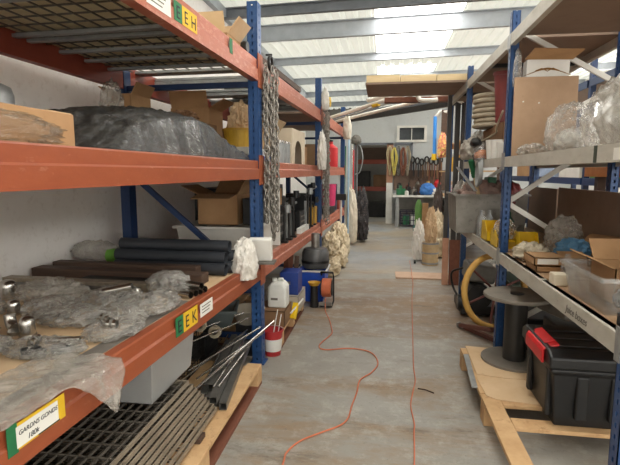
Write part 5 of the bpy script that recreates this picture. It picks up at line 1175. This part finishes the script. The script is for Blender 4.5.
for x, w_, h, m_, lb in bn: one('bench_goods', MB().box(x, x+w_, 12.5, 12.8, .851, .851+h).box(x+w_*.3, x+w_*.6, 12.55, 12.7, .851+h, .851+h*1.5), m_, lb, 'tool', 'things standing on the workbench', bevel=.008)
for k, (x, y, r, h, m_, lb) in enumerate(((.45, 12.95, .07, .30, BLACKM, 'black can at the back of the workbench behind the green machine'), (.68, 13.0, .06, .26, RUST, 'dark red can at the back of the workbench'), (.95, 13.0, .08, .34, STEEL_D, 'tall grey can at the back of the workbench'), (1.2, 12.95, .07, .36, MUSTARD, 'mustard can at the back of the workbench'), (1.42, 12.7, .09, .40, RED, 'red can at the shelf end of the workbench'), (.62, 12.42, .05, .12, WHITEP, 'white pot on the front edge of the workbench'), (.84, 12.42, .05, .10, BLACK, 'black pot on the front edge of the workbench'))):
    one('bench_can', MB().lathe([(.0001, 0), (r, 0), (r, h*.8), (r*.6, h*.9), (r*.6, h), (.0001, h)], (x, y, .851), 16), m_, lb, 'can', 'cans on the workbench', smooth=40)
one('blue_cloth', MB().blob((1.16, 12.5, .85), (.20, .14, .26), 111, .3, 4, 4), mat('mid_blue_cloth', S(70, 130, 200), S(54, 106, 176), None, .7), 'bright blue cloth bundle on the workbench', 'cloth', smooth=True)
one('white_cloth', MB().blob((1.35, 12.42, .853), (.13, .05, .14), 112, .3, 4, 4), PAPER, 'white cloth on the front edge of the workbench', 'cloth', smooth=True)
T = thing('tool_board', 'dark tool board with framed edge on the end wall over the workbench', 'board', (1.0, 13.37, 1.0))
MB().box(.30, 1.75, 13.33, 13.395, .95, 1.50).build('panel', mat('dark_board', S(110, 88, 74), S(84, 68, 58), S(150, 126, 104), .8, 0, 5), T)
q = MB().box(.30, .36, 13.33, 13.395, 1.5, 2.2).box(.74, .80, 13.33, 13.395, 1.5, 2.24).box(.30, .80, 13.33, 13.395, 2.2, 2.26); q.build('upper_frame', DARKSTEEL, T)
tn = ['hanging shears nearest the rope bunch', 'hanging shears second from the rope bunch', 'hanging round saw third from the rope bunch', 'hanging shears in the middle of the tool row', 'hanging wooden handled tool fifth along the row', 'hanging wooden handled tool sixth along the row', 'hanging tool at the end of the row by the blue pole']
for k in range(7):
    x = .80+.125*k; yo = .09*(k % 2); T = thing('hanging_tool', tn[k], 'tool', (x, 13.3, 1.2), 'tools hanging over the workbench')
    zc = 1.78-.03*(k % 3)
    MB().tube([(x+.05*math.cos(a), 13.30-yo, zc+.085*math.sin(a)) for a in [2*PI*q/14 for q in range(14)]], .024, 6, True).build('loop', BLACKM, T, smooth=True)
    MB().bar((x-.03, 13.30-yo, zc-.07), (x-.045, 13.29-yo, zc-.52), .055, .03).build('handle', WOOD_R if k > 3 else WOOD_D, T)
    MB().bar((x+.03, 13.30-yo, zc-.07), (x+.035, 13.29-yo, zc-.44), .055, .03).build('handle', CARD_D if k > 1 else BLACKM, T)
    MB().cyl((x, 13.29-yo, zc+.08), (x, 13.40, zc+.08), .008, n=6).build('hook', STEEL, T)
rl = ['pale rope hank hanging on the door frame post', 'yellow rope hank beside the pale rope', 'grey strap bunch hanging in the dark frame', 'brown strap bunch next to the grey straps', 'pale strap hanging at the frame edge']
for k in range(5):
    x = .17+.12*k; yo = -.11*(k % 2); T = thing('rope_hank', rl[k], 'rope', (x, 13.28+yo, 1.3), 'rope hanks beside the doorway')
    q = MB()
    for j in range(4):
        w_ = .03+.014*j; z1 = 2.16-.04*(k % 2); z0 = 1.35+.08*((k*3+j) % 4)
        q.tube(spline([(x, 13.30+yo, z1), (x-w_, 13.29-.01*j+yo, (z0+z1)/2+.1), (x-w_*.4+.03, 13.29-.01*j+yo, z0), (x+w_+.02, 13.29-.01*j+yo, (z0+z1)/2), (x+.02, 13.30+yo, z1)], 6), .02, 6)
    q.build('loops', (mat('pale_rope', S(206, 190, 154), S(180, 160, 124)), mat('yellow_rope', S(206, 190, 96), S(176, 160, 80)), STEEL_D, WOOD_R, HOSE)[k], T, smooth=True)
    MB().cyl((x, 13.24+yo, z1), (x, 13.42, z1), .01, n=6).build('hook', STEEL, T)
# dark room through the doorway
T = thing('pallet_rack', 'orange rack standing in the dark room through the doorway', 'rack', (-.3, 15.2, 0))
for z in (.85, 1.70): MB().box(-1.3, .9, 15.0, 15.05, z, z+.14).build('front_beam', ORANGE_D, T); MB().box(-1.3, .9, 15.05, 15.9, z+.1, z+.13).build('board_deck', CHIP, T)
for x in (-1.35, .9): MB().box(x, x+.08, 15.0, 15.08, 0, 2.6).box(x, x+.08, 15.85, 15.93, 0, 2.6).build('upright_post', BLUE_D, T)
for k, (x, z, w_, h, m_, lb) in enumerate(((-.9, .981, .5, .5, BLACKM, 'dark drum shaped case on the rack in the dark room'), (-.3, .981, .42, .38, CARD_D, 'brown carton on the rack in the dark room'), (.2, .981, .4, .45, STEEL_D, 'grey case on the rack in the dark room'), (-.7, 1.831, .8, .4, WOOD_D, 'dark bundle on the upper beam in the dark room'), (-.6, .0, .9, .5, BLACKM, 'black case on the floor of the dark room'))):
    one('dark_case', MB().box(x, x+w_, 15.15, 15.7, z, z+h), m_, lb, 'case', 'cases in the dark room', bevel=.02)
# ------------------------------------------------------------------ the next row beyond the grey shelving
T = thing('blue_shelving', 'blue framed shelving in the next row beyond the grey shelving', 'shelving', (3.0, 6.5, 0))
for y in (2.2, 4.6, 7.0, 9.4, 11.8):
    for x in (2.75, 3.5): MB().box(x, x+.07, y, y+.07, 0, 3.0).build('post', BLUE_D, T)
    MB().bar((2.78, y+.03, 2.0), (3.53, y+.03, 2.9), .03, .04).build('brace', BLUE_D, T)
for z in (.5, 1.3, 2.62):
    for y0, y1 in ((2.27, 4.6), (4.67, 7.0), (7.07, 9.4), (9.47, 11.8)):
        MB().box(2.75, 3.57, y0, y1, z, z+.06).build('shelf_board', CHIP if z > 2 else CHIP_T, T)
        MB().box(2.73, 2.75, y0, y1, z-.03, z+.07).build('beam', BLUE_D, T)
nx = [(2.8, 6.1, .62, .85, .45, mat('leaf_green', S(1,1,1)), 'leaf green bundle in the next row'), (2.8, 7.3, .5, .8, .5, WHITEP, 'white box in the next row'), (2.8, 5.0, .6, .8, .35, mat('orange_timber', S(206, 132, 66), S(180, 108, 50)), 'orange brown box in the next row'), (2.8, 3.6, .6, .9, .42, BLACK, 'black case in the next row'), (2.8, 8.3, .5, .8, .55, mat('blue_white', S(170, 190, 220), S(150, 170, 200)), 'pale blue box in the next row'), (2.8, 9.6, .5, .9, .4, CARD, 'brown carton in the next row')]
for x, y, w_, d, h, m_, lb in nx: one('goods_box', MB().box(x, x+w_, y, y+d, 1.361, 1.361+h), m_, lb, 'box', 'goods in the next row', bevel=.01)
one('timber_beam', MB().box(2.2, 2.32, 2.1, 5.6, 1.40, 1.50), mat('orange_timber', S(1,1,1)), 'orange brown timber beam held up behind the grey shelving', 'timber', bevel=.004)
for y in (2.3, 5.3): one('timber_post', MB().box(2.22, 2.30, y, y+.08, 0, 1.399), WOOD_D, ('dark timber post carrying the near end of the orange brown beam' if y < 3 else 'dark timber post carrying the far end of the orange brown beam'), 'timber', 'posts under the orange brown beam')

# the pallet racks stand at a slight angle to the aisle: turn them and the goods on their shelves
K = .033
piv = Vector((LX, PY[1], 0)); Rm = Matrix.Rotation(-K, 4, 'Z')
def bay_y(y):
    if y <= 3.335: return y
    return 3.335+(y-3.335)*(2.715/3.465) if y < 6.8 else 6.05+(y-6.8)*(2.65/3.4)
for o in list(C.objects):
    if o.parent or o.get('kind') == 'structure' or o.type == 'CAMERA': continue
    l = o.location
    if l.x > -.6 or l.y > 10.2 or o.name.split('.')[0] in ('long_pole', 'dark_steel_bar', 'curved_hose', 'broom_handle'): continue
    rack = o.name.startswith('pallet_rack')
    if not rack and l.z < .62 and (l.y > 3.4 or True): continue
    if not rack: l = Vector((l.x+(.030*(3.0-l.y) if l.y < 2.25 and l.z < 1 else 0), bay_y(l.y), l.z))
    o.location = piv+Rm @ (l-piv); o.rotation_euler.z -= K
# ------------------------------------------------------------------ light and camera
W = bpy.data.worlds.new('sky'); bpy.context.scene.world = W; W.use_nodes = True
bg = W.node_tree.nodes['Background']; bg.inputs[0].default_value = (1, .97, .92, 1); bg.inputs[1].default_value = 2.6
f_, vx, vy = 466., 383., 172.
pitch = math.atan((232.5-vy)/f_); yaw = math.atan((vx-310)/f_*math.cos(pitch))
cam = bpy.data.cameras.new('camera'); co = bpy.data.objects.new('camera', cam); C.objects.link(co)
cam.sensor_width = 36; cam.lens = f_/620*36; cam.clip_start = .02
co.location = (0, 0, 1.45); co.rotation_euler = (PI/2-pitch, 0, yaw)
sc = bpy.context.scene; sc.camera = co
sc.view_settings.view_transform = 'Standard'; sc.view_settings.look = 'None'; sc.view_settings.exposure = .42; sc.view_settings.gamma = 1
sc.view_settings.use_curve_mapping = False
sc.cycles.max_bounces = 10; sc.cycles.diffuse_bounces = 6; sc.cycles.transparent_max_bounces = 24; sc.cycles.use_denoising = True
sc.cycles.sample_clamp_indirect = 6; sc.cycles.caustics_reflective = False; sc.cycles.caustics_refractive = False
